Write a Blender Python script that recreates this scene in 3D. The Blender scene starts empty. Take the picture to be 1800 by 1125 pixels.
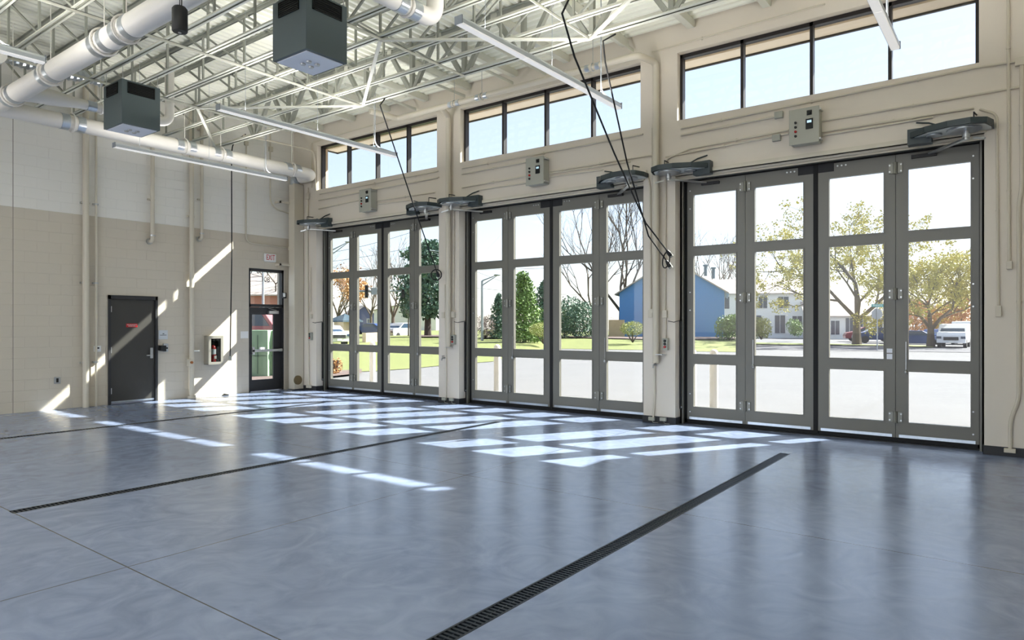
import bpy, math, random
from mathutils import Vector, Matrix
random.seed(7)
SC = bpy.context.scene
COL = SC.collection

# ------------------------------------------------------------------ camera
FPX = 1187.0; BET = math.radians(37.08); HC = 1.66; HORY = 570.5
FW = Vector((math.cos(BET), math.sin(BET), 0)); RT = Vector((math.sin(BET), -math.cos(BET), 0))
cam = bpy.data.cameras.new('camera'); camo = bpy.data.objects.new('camera', cam); COL.objects.link(camo)
camo.location = (0, 0, HC); camo.rotation_euler = (math.pi/2, 0, BET-math.pi/2)
cam.sensor_width = 36; cam.lens = 36*FPX/1800; cam.shift_y = (HORY-562.5)/1800; cam.clip_end = 1000; cam.clip_start = .05
SC.camera = camo

# ------------------------------------------------------------------ light
UPL = 44; DNL = 0
SUN = Vector((-1.085, .64, -1.0)).normalized()
w = bpy.data.worlds.new('world'); SC.world = w; w.use_nodes = True
nt = w.node_tree; nt.nodes.clear()
sky = nt.nodes.new('ShaderNodeTexSky'); sky.sky_type = 'NISHITA'; sky.sun_disc = False
sky.sun_elevation = math.radians(39); sky.sun_rotation = math.atan2(1.085, -.585)
sky.air_density = 1.0; sky.dust_density = .6; sky.ozone_density = 1.0; sky.altitude = 200
bg = nt.nodes.new('ShaderNodeBackground'); bg.inputs[1].default_value = .43
ow = nt.nodes.new('ShaderNodeOutputWorld')
tint = nt.nodes.new('ShaderNodeMix'); tint.data_type = 'RGBA'; tint.blend_type = 'MULTIPLY'; tint.inputs[0].default_value = 1; tint.inputs[7].default_value = (1.13, 1.0, 1.0, 1)
nt.links.new(sky.outputs[0], tint.inputs[6])
haze = nt.nodes.new('ShaderNodeMix'); haze.data_type = 'RGBA'; haze.inputs[0].default_value = .6; haze.inputs[7].default_value = (2.5, 2.66, 3.15, 1)
nt.links.new(tint.outputs[2], haze.inputs[6]); nt.links.new(haze.outputs[2], bg.inputs[0]); nt.links.new(bg.outputs[0], ow.inputs[0])
sl = bpy.data.lights.new('sun', 'SUN'); sl.energy = 26.0; sl.angle = math.radians(.53); sl.color = (1, .96, .9)
so = bpy.data.objects.new('sun', sl); COL.objects.link(so); so.rotation_euler = SUN.to_track_quat('-Z', 'Y').to_euler()
so.location = (20, -10, 20)
# added fill lights aimed up at the deck, also behind the camera without fixtures
def uplight(x0, x1, y, e=UPL, z=5.0):
    l = bpy.data.lights.new('fill_uplight', 'AREA'); l.shape = 'RECTANGLE'; l.size = x1-x0; l.size_y = .09; l.energy = e; l.color = (1, .975, .94)
    o = bpy.data.objects.new('fill_uplight', l); COL.objects.link(o); o.location = ((x0+x1)/2, y, z); o.rotation_euler = (math.pi, 0, 0)
def downlight(x0, x1, y, e=DNL, z=4.88):
    l = bpy.data.lights.new('fill_downlight', 'AREA'); l.shape = 'RECTANGLE'; l.size = x1-x0; l.size_y = .09; l.energy = e; l.color = (1, .975, .94)
    o = bpy.data.objects.new('fill_downlight', l); COL.objects.link(o); o.location = ((x0+x1)/2, y, z)
for yy in (1.19, 4.83, 9.66, 13.2):
    for (p, q) in ((5.44, 9.05), (-.5, 3.18), (-6.4, -2.8)):
        uplight(p, q, yy, UPL*(.45 if yy > 13 else 1)*(1.5 if p < 0 else 1.1))
        if p < 0 and DNL: downlight(p, q, yy)
SC.view_settings.view_transform = 'Standard'; SC.view_settings.look = 'None'
SC.view_settings.exposure = 0.68; SC.view_settings.gamma = 1; SC.view_settings.use_curve_mapping = False
try:
    SC.cycles.use_denoising = True; SC.cycles.max_bounces = 12; SC.cycles.diffuse_bounces = 8
    SC.cycles.transparent_max_bounces = 24; SC.cycles.sample_clamp_indirect = 6; SC.cycles.caustics_reflective = False
except Exception: pass

# ------------------------------------------------------------------ photo pixel -> place on a known plane
def ray(px, py):
    u = (px-900)/FPX; v = (HORY-py)/FPX
    return Vector((FW.x+u*RT.x, FW.y+u*RT.y, v))
def onX(px, py, X):
    d = ray(px, py); t = X/d.x; return Vector((X, t*d.y, HC+t*d.z))
def onY(px, py, Y):
    d = ray(px, py); t = Y/d.y; return Vector((t*d.x, Y, HC+t*d.z))
def onZ(px, py, Z=0):
    d = ray(px, py); t = (Z-HC)/d.z; return Vector((t*d.x, t*d.y, Z))
def at(px, py, z):
    d = ray(px, py); return Vector((z*d.x, z*d.y, HC+z*d.z))

# ------------------------------------------------------------------ materials
def lin(v):
    v /= 255.; return v/12.92 if v <= .04045 else ((v+.055)/1.055)**2.4
def rgb(r, g, b): return (lin(r), lin(g), lin(b), 1)
M = {}
def mat(name, col, rough=.6, metal=0., var=.06, scale=6., bump=0., spec=.5, bscale=None):
    m = bpy.data.materials.new(name); m.use_nodes = True; t = m.node_tree; b = t.nodes['Principled BSDF']
    b.inputs['Roughness'].default_value = rough; b.inputs['Metallic'].default_value = metal
    b.inputs['Specular IOR Level'].default_value = spec
    tc = t.nodes.new('ShaderNodeTexCoord'); n = t.nodes.new('ShaderNodeTexNoise'); n.inputs['Scale'].default_value = scale
    n.inputs['Detail'].default_value = 4
    t.links.new(tc.outputs['Object'], n.inputs['Vector'])
    mx = t.nodes.new('ShaderNodeMix'); mx.data_type = 'RGBA'
    c = rgb(*col)
    mx.inputs[6].default_value = tuple(min(1, x*(1-var)) for x in c[:3])+(1,)
    mx.inputs[7].default_value = tuple(min(1, x*(1+var)) for x in c[:3])+(1,)
    t.links.new(n.outputs['Fac'], mx.inputs[0]); t.links.new(mx.outputs[2], b.inputs['Base Color'])
    if bump:
        n2 = t.nodes.new('ShaderNodeTexNoise'); n2.inputs['Scale'].default_value = bscale or scale*8
        t.links.new(tc.outputs['Object'], n2.inputs['Vector'])
        bp = t.nodes.new('ShaderNodeBump'); bp.inputs['Strength'].default_value = bump; bp.inputs['Distance'].default_value = .01
        t.links.new(n2.outputs['Fac'], bp.inputs['Height']); t.links.new(bp.outputs[0], b.inputs['Normal'])
    M[name] = m; return m
mat('cream', (220, 211, 197), .55, var=.02, scale=1.5)
mat('cream_trim', (208, 200, 182), .35, var=.02)
mat('pipe_paint', (206, 198, 180), .4, var=.02)
mat('white_joist', (205, 205, 192), .45, var=.03)
mat('grey_joist', (150, 152, 142), .5, var=.04)
mat('deck', (236, 236, 222), .5, var=.03, scale=2)
mat('door_grey', (114, 112, 104), .38, var=.03, scale=1)
mat('door_black', (22, 24, 28), .6, var=.1)
mat('bronze', (40, 36, 36), .4, .3, var=.1)
mat('dark_door', (58, 56, 52), .45, var=.04)
mat('dark_frame', (44, 44, 46), .45, var=.05)
mat('steel', (190, 192, 192), .3, .9, var=.05, scale=20)
mat('galv', (190, 196, 202), .28, .85, var=.15, scale=30)
mat('op_grey', (56, 66, 68), .45, .1, var=.08)
mat('hinge', (132, 131, 122), .35, .3, var=.05)
mat('op_light', (205, 210, 206), .4, .2, var=.1)
mat('box_grey', (168, 168, 156), .45, var=.03)
mat('black_plastic', (18, 19, 20), .5, var=.1)
mat('rubber', (14, 14, 15), .75, var=.1)
mat('red', (170, 28, 30), .35, var=.05)
mat('sign_white', (238, 238, 235), .4, var=.01)
mat('duct', (226, 222, 214), .45, var=.02)
mat('heater', (84, 96, 98), .45, .2, var=.04)
mat('louver', (24, 28, 28), .4, .5, var=.1)
mat('heater_panel', (236, 239, 247), .4, var=.03)
mat('lamp_body', (205, 210, 214), .35, .2, var=.02)

mat('extinguisher', (170, 24, 26), .25, var=.03)
mat('cabinet', (186, 182, 170), .3, .7, var=.04)
mat('base_black', (40, 40, 42), .6, var=.05)
mat('concrete_out', (120, 119, 121), .95, var=.07, scale=.5, bump=.2, spec=.05)
mat('asphalt', (110, 109, 113), .95, spec=.05, var=.05, scale=.6, bump=.2)
mat('lawn', (112, 118, 66), .95, var=.35, scale=3, bump=.6)
mat('mulch', (104, 88, 84), .95, var=.4, scale=9, bump=.8)
mat('bark', (96, 84, 74), .9, var=.25, scale=12, bump=.5)
mat('bark_dark', (74, 64, 58), .9, var=.25, scale=12)
mat('leaf_dark', (82, 112, 92), .6, var=.4, scale=3)
mat('leaf_green', (104, 132, 66), .6, var=.4, scale=3)
mat('leaf_autumn', (184, 174, 80), .6, var=.45, scale=2)
mat('leaf_orange', (186, 138, 88), .6, var=.4, scale=2)
mat('leaf_pink', (178, 158, 150), .7, var=.3, scale=2)
mat('leaf_yellowgreen', (150, 154, 84), .6, var=.35, scale=3)
mat('blue_siding', (78, 134, 196), .7, var=.05, scale=2)
mat('navy_siding', (84, 90, 128), .7, var=.05)
mat('white_siding', (232, 230, 226), .7, var=.03)
mat('brick_out', (176, 120, 104), .8, var=.15, scale=6)
mat('roof_shingle', (176, 164, 156), .9, var=.1, scale=4)
mat('dark_roof', (66, 84, 96), .5, .3, var=.1)
mat('stone', (196, 178, 152), .9, var=.3, scale=3, bump=1)
mat('fence_wood', (200, 176, 140), .8, var=.15, scale=3)
mat('window_dark', (62, 74, 92), .15, var=.2)
mat('car_white', (232, 234, 238), .25, var=.02)
mat('car_silver', (196, 200, 206), .25, .3, var=.02)
mat('car_blue', (42, 66, 116), .25, .2, var=.02)
mat('car_red', (128, 44, 52), .25, .1, var=.02)
mat('car_glass', (52, 70, 92), .1, var=.05)
mat('tyre', (28, 28, 30), .8, var=.1)
mat('truck_red', (150, 84, 90), .35, var=.05)
mat('green_box', (138, 168, 138), .5, var=.05)
mat('teal_sign', (0, 140, 140), .4, var=.03)
mat('pole_grey', (150, 156, 162), .5, .4, var=.05)
mat('bollard', (226, 224, 220), .5, var=.03)
mat('soffit', (242, 234, 224), .7, var=.02)
mat('drain_iron', (46, 52, 58), .45, .6, var=.2, scale=30)
mat('drain_pit', (8, 9, 10), .9, var=.1)
mat('copper', (170, 110, 70), .35, .8, var=.1)
mat('mesh_bronze', (120, 104, 74), .5, .4, var=.2, scale=60)

def glass_mat(name, tint, refl):
    m = bpy.data.materials.new(name); m.use_nodes = True; t = m.node_tree; t.nodes.clear()
    o = t.nodes.new('ShaderNodeOutputMaterial'); mx = t.nodes.new('ShaderNodeMixShader')
    tr = t.nodes.new('ShaderNodeBsdfTransparent'); gl = t.nodes.new('ShaderNodeBsdfGlossy')
    tr.inputs[0].default_value = tint; gl.inputs['Roughness'].default_value = .02
    lw = t.nodes.new('ShaderNodeLayerWeight'); lw.inputs[0].default_value = .5
    pw = t.nodes.new('ShaderNodeMath'); pw.operation = 'POWER'; pw.inputs[1].default_value = 4.5; t.links.new(lw.outputs['Facing'], pw.inputs[0])
    fr = t.nodes.new('ShaderNodeMath'); fr.operation = 'MULTIPLY_ADD'; fr.inputs[1].default_value = .7; fr.inputs[2].default_value = refl; t.links.new(pw.outputs[0], fr.inputs[0])
    t.links.new(fr.outputs[0], mx.inputs[0]); t.links.new(tr.outputs[0], mx.inputs[1]); t.links.new(gl.outputs[0], mx.inputs[2])
    t.links.new(mx.outputs[0], o.inputs[0]); M[name] = m
glass_mat('glass', (.68, .70, .69, 1), .03)

def emis(name, col, s):
    m = mat(name, col, .5); b = m.node_tree.nodes['Principled BSDF']
    b.inputs['Emission Color'].default_value = rgb(*col); b.inputs['Emission Strength'].default_value = s
mat('exit_red', (205, 10, 22), .4, var=.02)
emis('display', (190, 220, 235), .5)
emis('lamp_lens', (244, 241, 236), .32)

def floor_mat():
    m = bpy.data.materials.new('polished_concrete'); m.use_nodes = True; t = m.node_tree; b = t.nodes['Principled BSDF']
    L = t.links.new; N = t.nodes.new
    tc = N('ShaderNodeTexCoord')
    mp = N('ShaderNodeMapping'); mp.inputs['Scale'].default_value = (1.0, 1.0, 1); mp.inputs['Rotation'].default_value = (0, 0, .9)
    L(tc.outputs['Object'], mp.inputs[0])
    n1 = N('ShaderNodeTexNoise'); n1.inputs['Scale'].default_value = .55; n1.inputs['Detail'].default_value = 6; n1.inputs['Distortion'].default_value = 1.2
    L(mp.outputs[0], n1.inputs['Vector'])
    n2 = N('ShaderNodeTexNoise'); n2.inputs['Scale'].default_value = 2.4; n2.inputs['Detail'].default_value = 8; n2.inputs['Distortion'].default_value = 2.5
    L(mp.outputs[0], n2.inputs['Vector'])
    cr = N('ShaderNodeValToRGB'); cr.color_ramp.elements[0].position = .3; cr.color_ramp.elements[1].position = .72
    cr.color_ramp.elements[0].color = rgb(110, 123, 150); cr.color_ramp.elements[1].color = rgb(146, 159, 187)  # blue of the reflected sky is mixed into the base colour
    add = N('ShaderNodeMath'); add.operation = 'ADD'; ml = N('ShaderNodeMath'); ml.operation = 'MULTIPLY'; ml.inputs[1].default_value = .5
    L(n1.outputs['Fac'], add.inputs[0]); L(n2.outputs['Fac'], add.inputs[1]); L(add.outputs[0], ml.inputs[0]); L(ml.outputs[0], cr.inputs[0])
    sx = N('ShaderNodeSeparateXYZ'); L(tc.outputs['Object'], sx.inputs[0])
    prev = None
    for ax, v in ((0, 2.1), (0, 5.63), (0, 9.16), (1, 4.89), (1, 9.66)):
        s = N('ShaderNodeMath'); s.operation = 'SUBTRACT'; s.inputs[1].default_value = v; L(sx.outputs[ax], s.inputs[0])
        a = N('ShaderNodeMath'); a.operation = 'ABSOLUTE'; L(s.outputs[0], a.inputs[0])
        if prev is None: prev = a
        else:
            q = N('ShaderNodeMath'); q.operation = 'MINIMUM'; L(prev.outputs[0], q.inputs[0]); L(a.outputs[0], q.inputs[1]); prev = q
    lt = N('ShaderNodeMath'); lt.operation = 'LESS_THAN'; lt.inputs[1].default_value = .0045; L(prev.outputs[0], lt.inputs[0])
    mx = N('ShaderNodeMix'); mx.data_type = 'RGBA'; L(lt.outputs[0], mx.inputs[0]); L(cr.outputs[0], mx.inputs[6]); mx.inputs[7].default_value = rgb(58, 62, 66)
    L(mx.outputs[2], b.inputs['Base Color'])
    mr = N('ShaderNodeMapRange'); mr.inputs['To Min'].default_value = .13; mr.inputs['To Max'].default_value = .30
    L(n2.outputs['Fac'], mr.inputs['Value']); L(mr.outputs[0], b.inputs['Roughness'])
    b.inputs['Specular IOR Level'].default_value = .6
    bp = N('ShaderNodeBump'); bp.inputs['Strength'].default_value = .12; bp.inputs['Distance'].default_value = .02
    L(n2.outputs['Fac'], bp.inputs['Height']); L(bp.outputs[0], b.inputs['Normal'])
    M['floor'] = m
floor_mat()

def block_mat():
    m = bpy.data.materials.new('painted_block'); m.use_nodes = True; t = m.node_tree; b = t.nodes['Principled BSDF']
    L = t.links.new; N = t.nodes.new
    tc = N('ShaderNodeTexCoord'); sx = N('ShaderNodeSeparateXYZ'); L(tc.outputs['Object'], sx.inputs[0])
    ad = N('ShaderNodeMath'); ad.operation = 'ADD'; L(sx.outputs[0], ad.inputs[0]); ad.inputs[1].default_value = .05
    cb = N('ShaderNodeCombineXYZ'); L(ad.outputs[0], cb.inputs[0]); L(sx.outputs[2], cb.inputs[1])
    br = N('ShaderNodeTexBrick'); L(cb.outputs[0], br.inputs['Vector'])
    br.inputs['Scale'].default_value = 1; br.inputs['Brick Width'].default_value = .4064; br.inputs['Row Height'].default_value = .2032
    br.inputs['Mortar Size'].default_value = .0045; br.inputs['Mortar Smooth'].default_value = .6
    gt = N('ShaderNodeMath'); gt.operation = 'GREATER_THAN'; gt.inputs[1].default_value = 3.861; L(sx.outputs[2], gt.inputs[0])
    mx = N('ShaderNodeMix'); mx.data_type = 'RGBA'; L(gt.outputs[0], mx.inputs[0])
    mx.inputs[6].default_value = rgb(205, 196, 180); mx.inputs[7].default_value = rgb(236, 233, 225)
    s = N('ShaderNodeMath'); s.operation = 'SUBTRACT'; s.inputs[1].default_value = 4.446; L(sx.outputs[0], s.inputs[0])
    a = N('ShaderNodeMath'); a.operation = 'ABSOLUTE'; L(s.outputs[0], a.inputs[0])
    lt = N('ShaderNodeMath'); lt.operation = 'LESS_THAN'; lt.inputs[1].default_value = .006; L(a.outputs[0], lt.inputs[0])
    m2 = N('ShaderNodeMix'); m2.data_type = 'RGBA'; L(lt.outputs[0], m2.inputs[0]); L(mx.outputs[2], m2.inputs[6]); m2.inputs[7].default_value = rgb(140, 132, 122)
    m3 = N('ShaderNodeMix'); m3.data_type = 'RGBA'; m3.blend_type = 'MULTIPLY'; mf = N('ShaderNodeMath'); mf.operation = 'MULTIPLY'; mf.inputs[1].default_value = .07
    L(br.outputs['Fac'], mf.inputs[0]); L(mf.outputs[0], m3.inputs[0]); L(m2.outputs[2], m3.inputs[6]); m3.inputs[7].default_value = (.35, .33, .3, 1)
    L(m3.outputs[2], b.inputs['Base Color']); b.inputs['Roughness'].default_value = .6
    inv = N('ShaderNodeMath'); inv.operation = 'SUBTRACT'; inv.inputs[0].default_value = 1; L(br.outputs['Fac'], inv.inputs[1])
    bp = N('ShaderNodeBump'); bp.inputs['Strength'].default_value = .5; bp.inputs['Distance'].default_value = .012
    L(inv.outputs[0], bp.inputs['Height']); L(bp.outputs[0], b.inputs['Normal'])
    M['block'] = m
block_mat()

# ------------------------------------------------------------------ mesh helpers
class MB:
    def __init__(s): s.v = []; s.f = []
    def box(s, x0, x1, y0, y1, z0, z1):
        s.hexa([(x0,y0,z0),(x1,y0,z0),(x1,y1,z0),(x0,y1,z0),(x0,y0,z1),(x1,y0,z1),(x1,y1,z1),(x0,y1,z1)]); return s
    def hexa(s, p):
        n = len(s.v); s.v += [Vector(q) for q in p]
        s.f += [[n+i for i in q] for q in ((3,2,1,0),(4,5,6,7),(0,1,5,4),(1,2,6,5),(2,3,7,6),(3,0,4,7))]
    def bar(s, p, q, w, h, up=Vector((0,0,1))):
        p = Vector(p); q = Vector(q); d = (q-p).normalized()
        if abs(d.dot(up)) > .98: up = Vector((1,0,0))
        a = d.cross(up).normalized()*w/2; b = a.cross(d).normalized()*h/2
        s.hexa([p-a-b, p+a-b, q+a-b, q-a-b, p-a+b, p+a+b, q+a+b, q-a+b]); return s
    def tube(s, pts, r, n=10, cap=True):
        pts = [Vector(p) for p in pts]; rs = r if isinstance(r, (list, tuple)) else [r]*len(pts)
        base = len(s.v); prev = None
        for i, p in enumerate(pts):
            d = ((pts[min(i+1, len(pts)-1)]-p).normalized() + (p-pts[max(i-1, 0)]).normalized())
            d = d.normalized() if d.length > 1e-6 else Vector((0,0,1))
            if prev is None:
                up = Vector((0,0,1)) if abs(d.z) < .9 else Vector((1,0,0)); a = d.cross(up).normalized()
            else: a = (prev - d*prev.dot(d)).normalized()
            prev = a; b = d.cross(a)
            for k in range(n):
                t = 2*math.pi*k/n; s.v.append(p+(a*math.cos(t)+b*math.sin(t))*rs[i])
        for i in range(len(pts)-1):
            for k in range(n):
                s.f.append([base+i*n+k, base+i*n+(k+1)%n, base+(i+1)*n+(k+1)%n, base+(i+1)*n+k])
        if cap:
            s.f.append([base+k for k in range(n)][::-1]); s.f.append([base+(len(pts)-1)*n+k for k in range(n)])
        return s
    def prism(s, poly, axis, a, b):
        # poly: 2d points in the two other axes (order x,y,z without axis)
        n = len(poly); base = len(s.v)
        for t in (a, b):
            for (u, v) in poly:
                s.v.append(Vector((t,u,v) if axis == 0 else (u,t,v) if axis == 1 else (u,v,t)))
        s.f.append([base+i for i in range(n)]); s.f.append([base+n+i for i in range(n)][::-1])
        for i in range(n): j = (i+1)%n; s.f.append([base+i, base+n+i, base+n+j, base+j])
        return s
    def quad(s, *p):
        n = len(s.v); s.v += [Vector(q) for q in p]; s.f.append(list(range(n, n+len(p)))); return s
    def lathe(s, prof, c, n=16, ax=2):
        base = len(s.v); c = Vector(c)
        for (r, z) in prof:
            for k in range(n):
                t = 2*math.pi*k/n; x, y = r*math.cos(t), r*math.sin(t)
                s.v.append(c+Vector((x,y,z) if ax == 2 else (z,x,y) if ax == 0 else (x,z,y)))
        for i in range(len(prof)-1):
            for k in range(n): s.f.append([base+i*n+k, base+i*n+(k+1)%n, base+(i+1)*n+(k+1)%n, base+(i+1)*n+k])
        s.f.append([base+k for k in range(n)][::-1]); s.f.append([base+(len(prof)-1)*n+k for k in range(n)])
        return s
    def ball(s, c, rx, ry, rz, n=12, m=8):
        prof = [(math.sin(math.pi*(i+.02)/(m+.04)), -math.cos(math.pi*(i+.02)/(m+.04))) for i in range(m+1)]
        base = len(s.v); c = Vector(c)
        for (r, z) in prof:
            for k in range(n):
                t = 2*math.pi*k/n; s.v.append(c+Vector((rx*r*math.cos(t), ry*r*math.sin(t), rz*z)))
        for i in range(m):
            for k in range(n): s.f.append([base+i*n+k, base+i*n+(k+1)%n, base+(i+1)*n+(k+1)%n, base+(i+1)*n+k])
        return s
    def build(s, name, material, parent=None, smooth=False, bevel=0):
        me = bpy.data.meshes.new(name)
        off = Vector((0,0,0)); pp = parent
        while pp is not None: off = off+Vector(pp.location); pp = pp.parent
        me.from_pydata([tuple(v-off) for v in s.v], [], s.f)
        import bmesh
        bm = bmesh.new(); bm.from_mesh(me); bmesh.ops.recalc_face_normals(bm, faces=bm.faces); bm.to_mesh(me); bm.free()
        if smooth:
            me.shade_smooth()
            try: me.set_sharp_from_angle(angle=math.radians(40))
            except Exception: pass
        me.materials.append(M[material]); me.update()
        o = bpy.data.objects.new(name, me); COL.objects.link(o); o.parent = parent
        if bevel:
            bv = o.modifiers.new('bevel', 'BEVEL'); bv.width = bevel; bv.segments = 2; bv.limit_method = 'ANGLE'
        return o

def tag(o, label, cat, group=None, kind=None):
    o['label'] = label; o['category'] = cat
    if group: o['group'] = group
    if kind: o['kind'] = kind
    return o
def root(name, loc, label, cat, group=None, kind=None):
    e = bpy.data.objects.new(name, None); e.empty_display_size = .1; COL.objects.link(e); e.location = loc
    return tag(e, label, cat, group, kind)
def dup(o, loc, label=None, rz=None, par=None):
    c = o.copy(); COL.objects.link(c); c.parent = par
    if par is None:
        c.location = loc
        if rz is not None: c.rotation_euler = (0, 0, rz)
        if label: c['label'] = label
    for ch in [x for x in o.children]:
        dup(ch, None, par=c)
    return c
def arc(p, q, c, n=6):
    # quadratic bend from p to q with corner c
    p, q, c = Vector(p), Vector(q), Vector(c)
    return [p*(1-t)**2+c*2*t*(1-t)+q*t*t for t in [i/n for i in range(n+1)]]
def bend(pts, r=.1, n=5):
    pts = [Vector(p) for p in pts]; out = [pts[0]]
    for i in range(1, len(pts)-1):
        a = pts[i]+(pts[i-1]-pts[i]).normalized()*min(r, (pts[i-1]-pts[i]).length/2)
        b = pts[i]+(pts[i+1]-pts[i]).normalized()*min(r, (pts[i+1]-pts[i]).length/2)
        out += arc(a, b, pts[i], n)
    return out+[pts[-1]]
def text(body, name, size, material, loc, rot, parent, ext=.002, sx=1, align='CENTER'):
    cu = bpy.data.curves.new(name, 'FONT'); cu.body = body; cu.size = size; cu.extrude = ext; cu.align_x = align; cu.align_y = 'CENTER'
    t = bpy.data.objects.new(name, cu); me = bpy.data.meshes.new_from_object(t); bpy.data.objects.remove(t)
    me.name = name; me.materials.clear(); me.materials.append(M[material])
    o = bpy.data.objects.new(name, me); COL.objects.link(o); o.parent = parent
    off = Vector((0,0,0)); pp = parent
    while pp is not None: off = off+Vector(pp.location); pp = pp.parent
    o.location = Vector(loc)-off; o.rotation_euler = rot; o.scale = (sx, 1, 1); return o
WX = 10.55; WY = 15.05; LX = 10.85; YL = (4.585, 9.355, 14.125); TOP = 6.6
ORD = ('right', 'middle', 'left')
# ------------------------------------------------------------------ setting
def slab(name, rects_holes, **k): pass
WEST = -8.0; SOUTH = -.65
# floor with three trench openings
m = MB(); xs = [WEST, 2.09, 9.06, 10.92]; dr = (2.44, 7.13, 11.85); ys = [SOUTH]
for d in dr: ys += [d-.065, d+.065]
ys.append(WY)
for i in range(3):
    for j in range(len(ys)-1):
        if i == 1 and j % 2 == 1: continue
        m.quad((xs[i],ys[j],0),(xs[i+1],ys[j],0),(xs[i+1],ys[j+1],0),(xs[i],ys[j+1],0))
m.box(WEST, 10.92, SOUTH, WY, -.4, -.3)
tag(m.build('floor', 'floor'), 'polished grey concrete floor with saw-cut joints', 'floor', kind='structure')
# door wall with openings
def wall_panel(m, x0, x1, ylo, yhi, zlo, zhi): m.box(x0, x1, ylo, yhi, zlo, zhi)
m = MB(); X0, X1 = WX, 10.75; prev = WY+.3
for n in (2, 1, 0):
    yl = YL[n]; yr = yl-4.195
    m.box(X0, X1, yl, prev, 0, TOP+.3)                       # pier on the left
    m.box(X0, X1, yr, yl, 4.115, 5.03); m.box(X0, X1, yr, yl, 6.15, TOP+.3)
    m.box(X0, X1, yr-.0, yr+.055, 5.03, 6.15); m.box(X0, X1, yl-.035, yl, 5.03, 6.15)
    prev = yr
m.box(X0, X1, SOUTH-.3, prev, 0, TOP+.3)
tag(m.build('wall_right', 'cream'), 'cream painted wall holding the three tall bay doors', 'wall', kind='structure')
# outer skin of the same wall, masonry outside
m = MB(); prev = WY+.3
for n in (2, 1, 0):
    yl = YL[n]; yr = yl-4.195
    m.box(10.75, 11.0, yl, prev, 0, 5.03); m.box(10.75, 11.0, yl+.12, prev, 5.03, 6.15); m.box(10.75, 11.0, yl, prev, 6.15, TOP+.3)
    m.box(10.75, 11.0, yr, yl, 4.115, 5.03); m.box(10.75, 11.0, yr, yl, 6.15, TOP+.3)
    prev = yr
m.box(10.75, 11.0, SOUTH-.3, prev, 0, TOP+.3)
# wing wall of the building next to the last bay
m.box(11.0, 13.8, SOUTH-.3, .26, 0, 6.0); m.box(11.0, 13.8, SOUTH-.3, -.56, 6.0, 9.0)
tag(m.build('wall_outer', 'stone'), 'masonry outer face of the bay wall', 'wall', kind='structure')
# far wall with the exit door opening
ED = [onY(437.5, 600, WY).x, onY(499.5, 600, WY).x]; EDZ = 2.92+.08
DD = [onY(189.5, 600, WY).x, onY(276.5, 600, WY).x]; DDZ = 2.27
m = MB()
m.box(WEST, DD[0], WY, WY+.3, 0, TOP+.3); m.box(DD[0], DD[1], WY, WY+.3, DDZ, TOP+.3); m.box(DD[0], DD[1], WY+.2, WY+.3, 0, DDZ)
EDZ = onY(468, 473, WY).z
m.box(DD[1], ED[0], WY, WY+.3, 0, TOP+.3); m.box(ED[0], ED[1], WY, WY+.3, EDZ, TOP+.3); m.box(ED[1], WX, WY, WY+.3, 0, TOP+.3)
tag(m.build('wall_back', 'block'), 'painted block wall, taupe below and off-white above', 'wall', kind='structure')
m = MB(); m.box(WEST, WX, SOUTH-.3, SOUTH, 0, TOP+.3)
tag(m.build('wall_front', 'block'), 'block wall beside the camera', 'wall', kind='structure')
# black rubber base on the piers of the door wall and jamb returns
n_t = 1
for (a, b) in ((YL[2], WY), (YL[1], YL[2]-4.195), (YL[0], YL[1]-4.195), (SOUTH, YL[0]-4.195)):
    m = MB(); m.box(WX-.012, WX+.001, a-.0, b+.0, 0, .115)
    m.box(WX-.012, WX+.19, a-.012, a+.001, 0, .115) if a > SOUTH else None
    m.box(WX-.012, WX+.19, b-.001, b+.012, 0, .115) if b < WY else None
    tag(m.build('baseboard_right', 'base_black'), 'black wall base on the ' + ('corner pier left of the left bay door' if a == YL[2] else 'pier between left and middle bay doors' if a == YL[1] else 'pier between middle and right bay doors' if a == YL[0] else 'wall at the right edge of the photo'), 'baseboard', kind='structure'); n_t += 1
# roof deck: ribs across the joists inside, ribs along the wall over the outriggers
def ribs(m, along, a0, a1, b0, b1, z, p=.152):
    n = int((b1-b0)/p); pr = []
    for i in range(n+1):
        q = b0+i*p
        for (d, h) in ((0, 0), (.055, 0), (.075, .045), (.13, .045)):
            if q+d < b1: pr.append((q+d, z+h))
        
    base = len(m.v)
    for (q, h) in pr:
        if along == 'x': m.v += [Vector((a0,q,h)), Vector((a1,q,h))]
        else: m.v += [Vector((q,a0,h)), Vector((q,a1,h))]
    for i in range(len(pr)-1): m.f.append([base+2*i, base+2*i+1, base+2*i+3, base+2*i+2])
m = MB(); ribs(m, 'x', WEST, 8.46, SOUTH, WY, 6.6); ribs(m, 'y', SOUTH, WY, 8.46, WX, 6.6)
tag(m.build('ceiling', 'deck'), 'pale corrugated metal roof deck', 'ceiling', kind='structure')
m = MB(); m.box(WEST, 11.0, SOUTH-.3, WY+.3, 6.72, 6.95); m.box(11.0, 11.62, -.2, 14.65, 6.27, 6.95)
tag(m.build('roof_slab', 'soffit'), 'pale roof overhang seen through the high windows', 'roof', kind='structure')
m = MB(); m.box(11.62, 11.66, -.2, 14.69, 6.24, 7.0); m.box(11.0, 11.66, 14.65, 14.69, 6.24, 7.0)
tag(m.build('trim_1', 'bronze'), 'dark edge trim of the roof overhang', 'trim', kind='structure')
# outside ground
m = MB(); m.quad((-120,-150,-.02),(200,-150,-.02),(200,250,-.02),(-120,250,-.02))
tag(m.build('ground', 'concrete_out'), 'pale concrete apron in front of the bays', 'ground', kind='structure')
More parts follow.
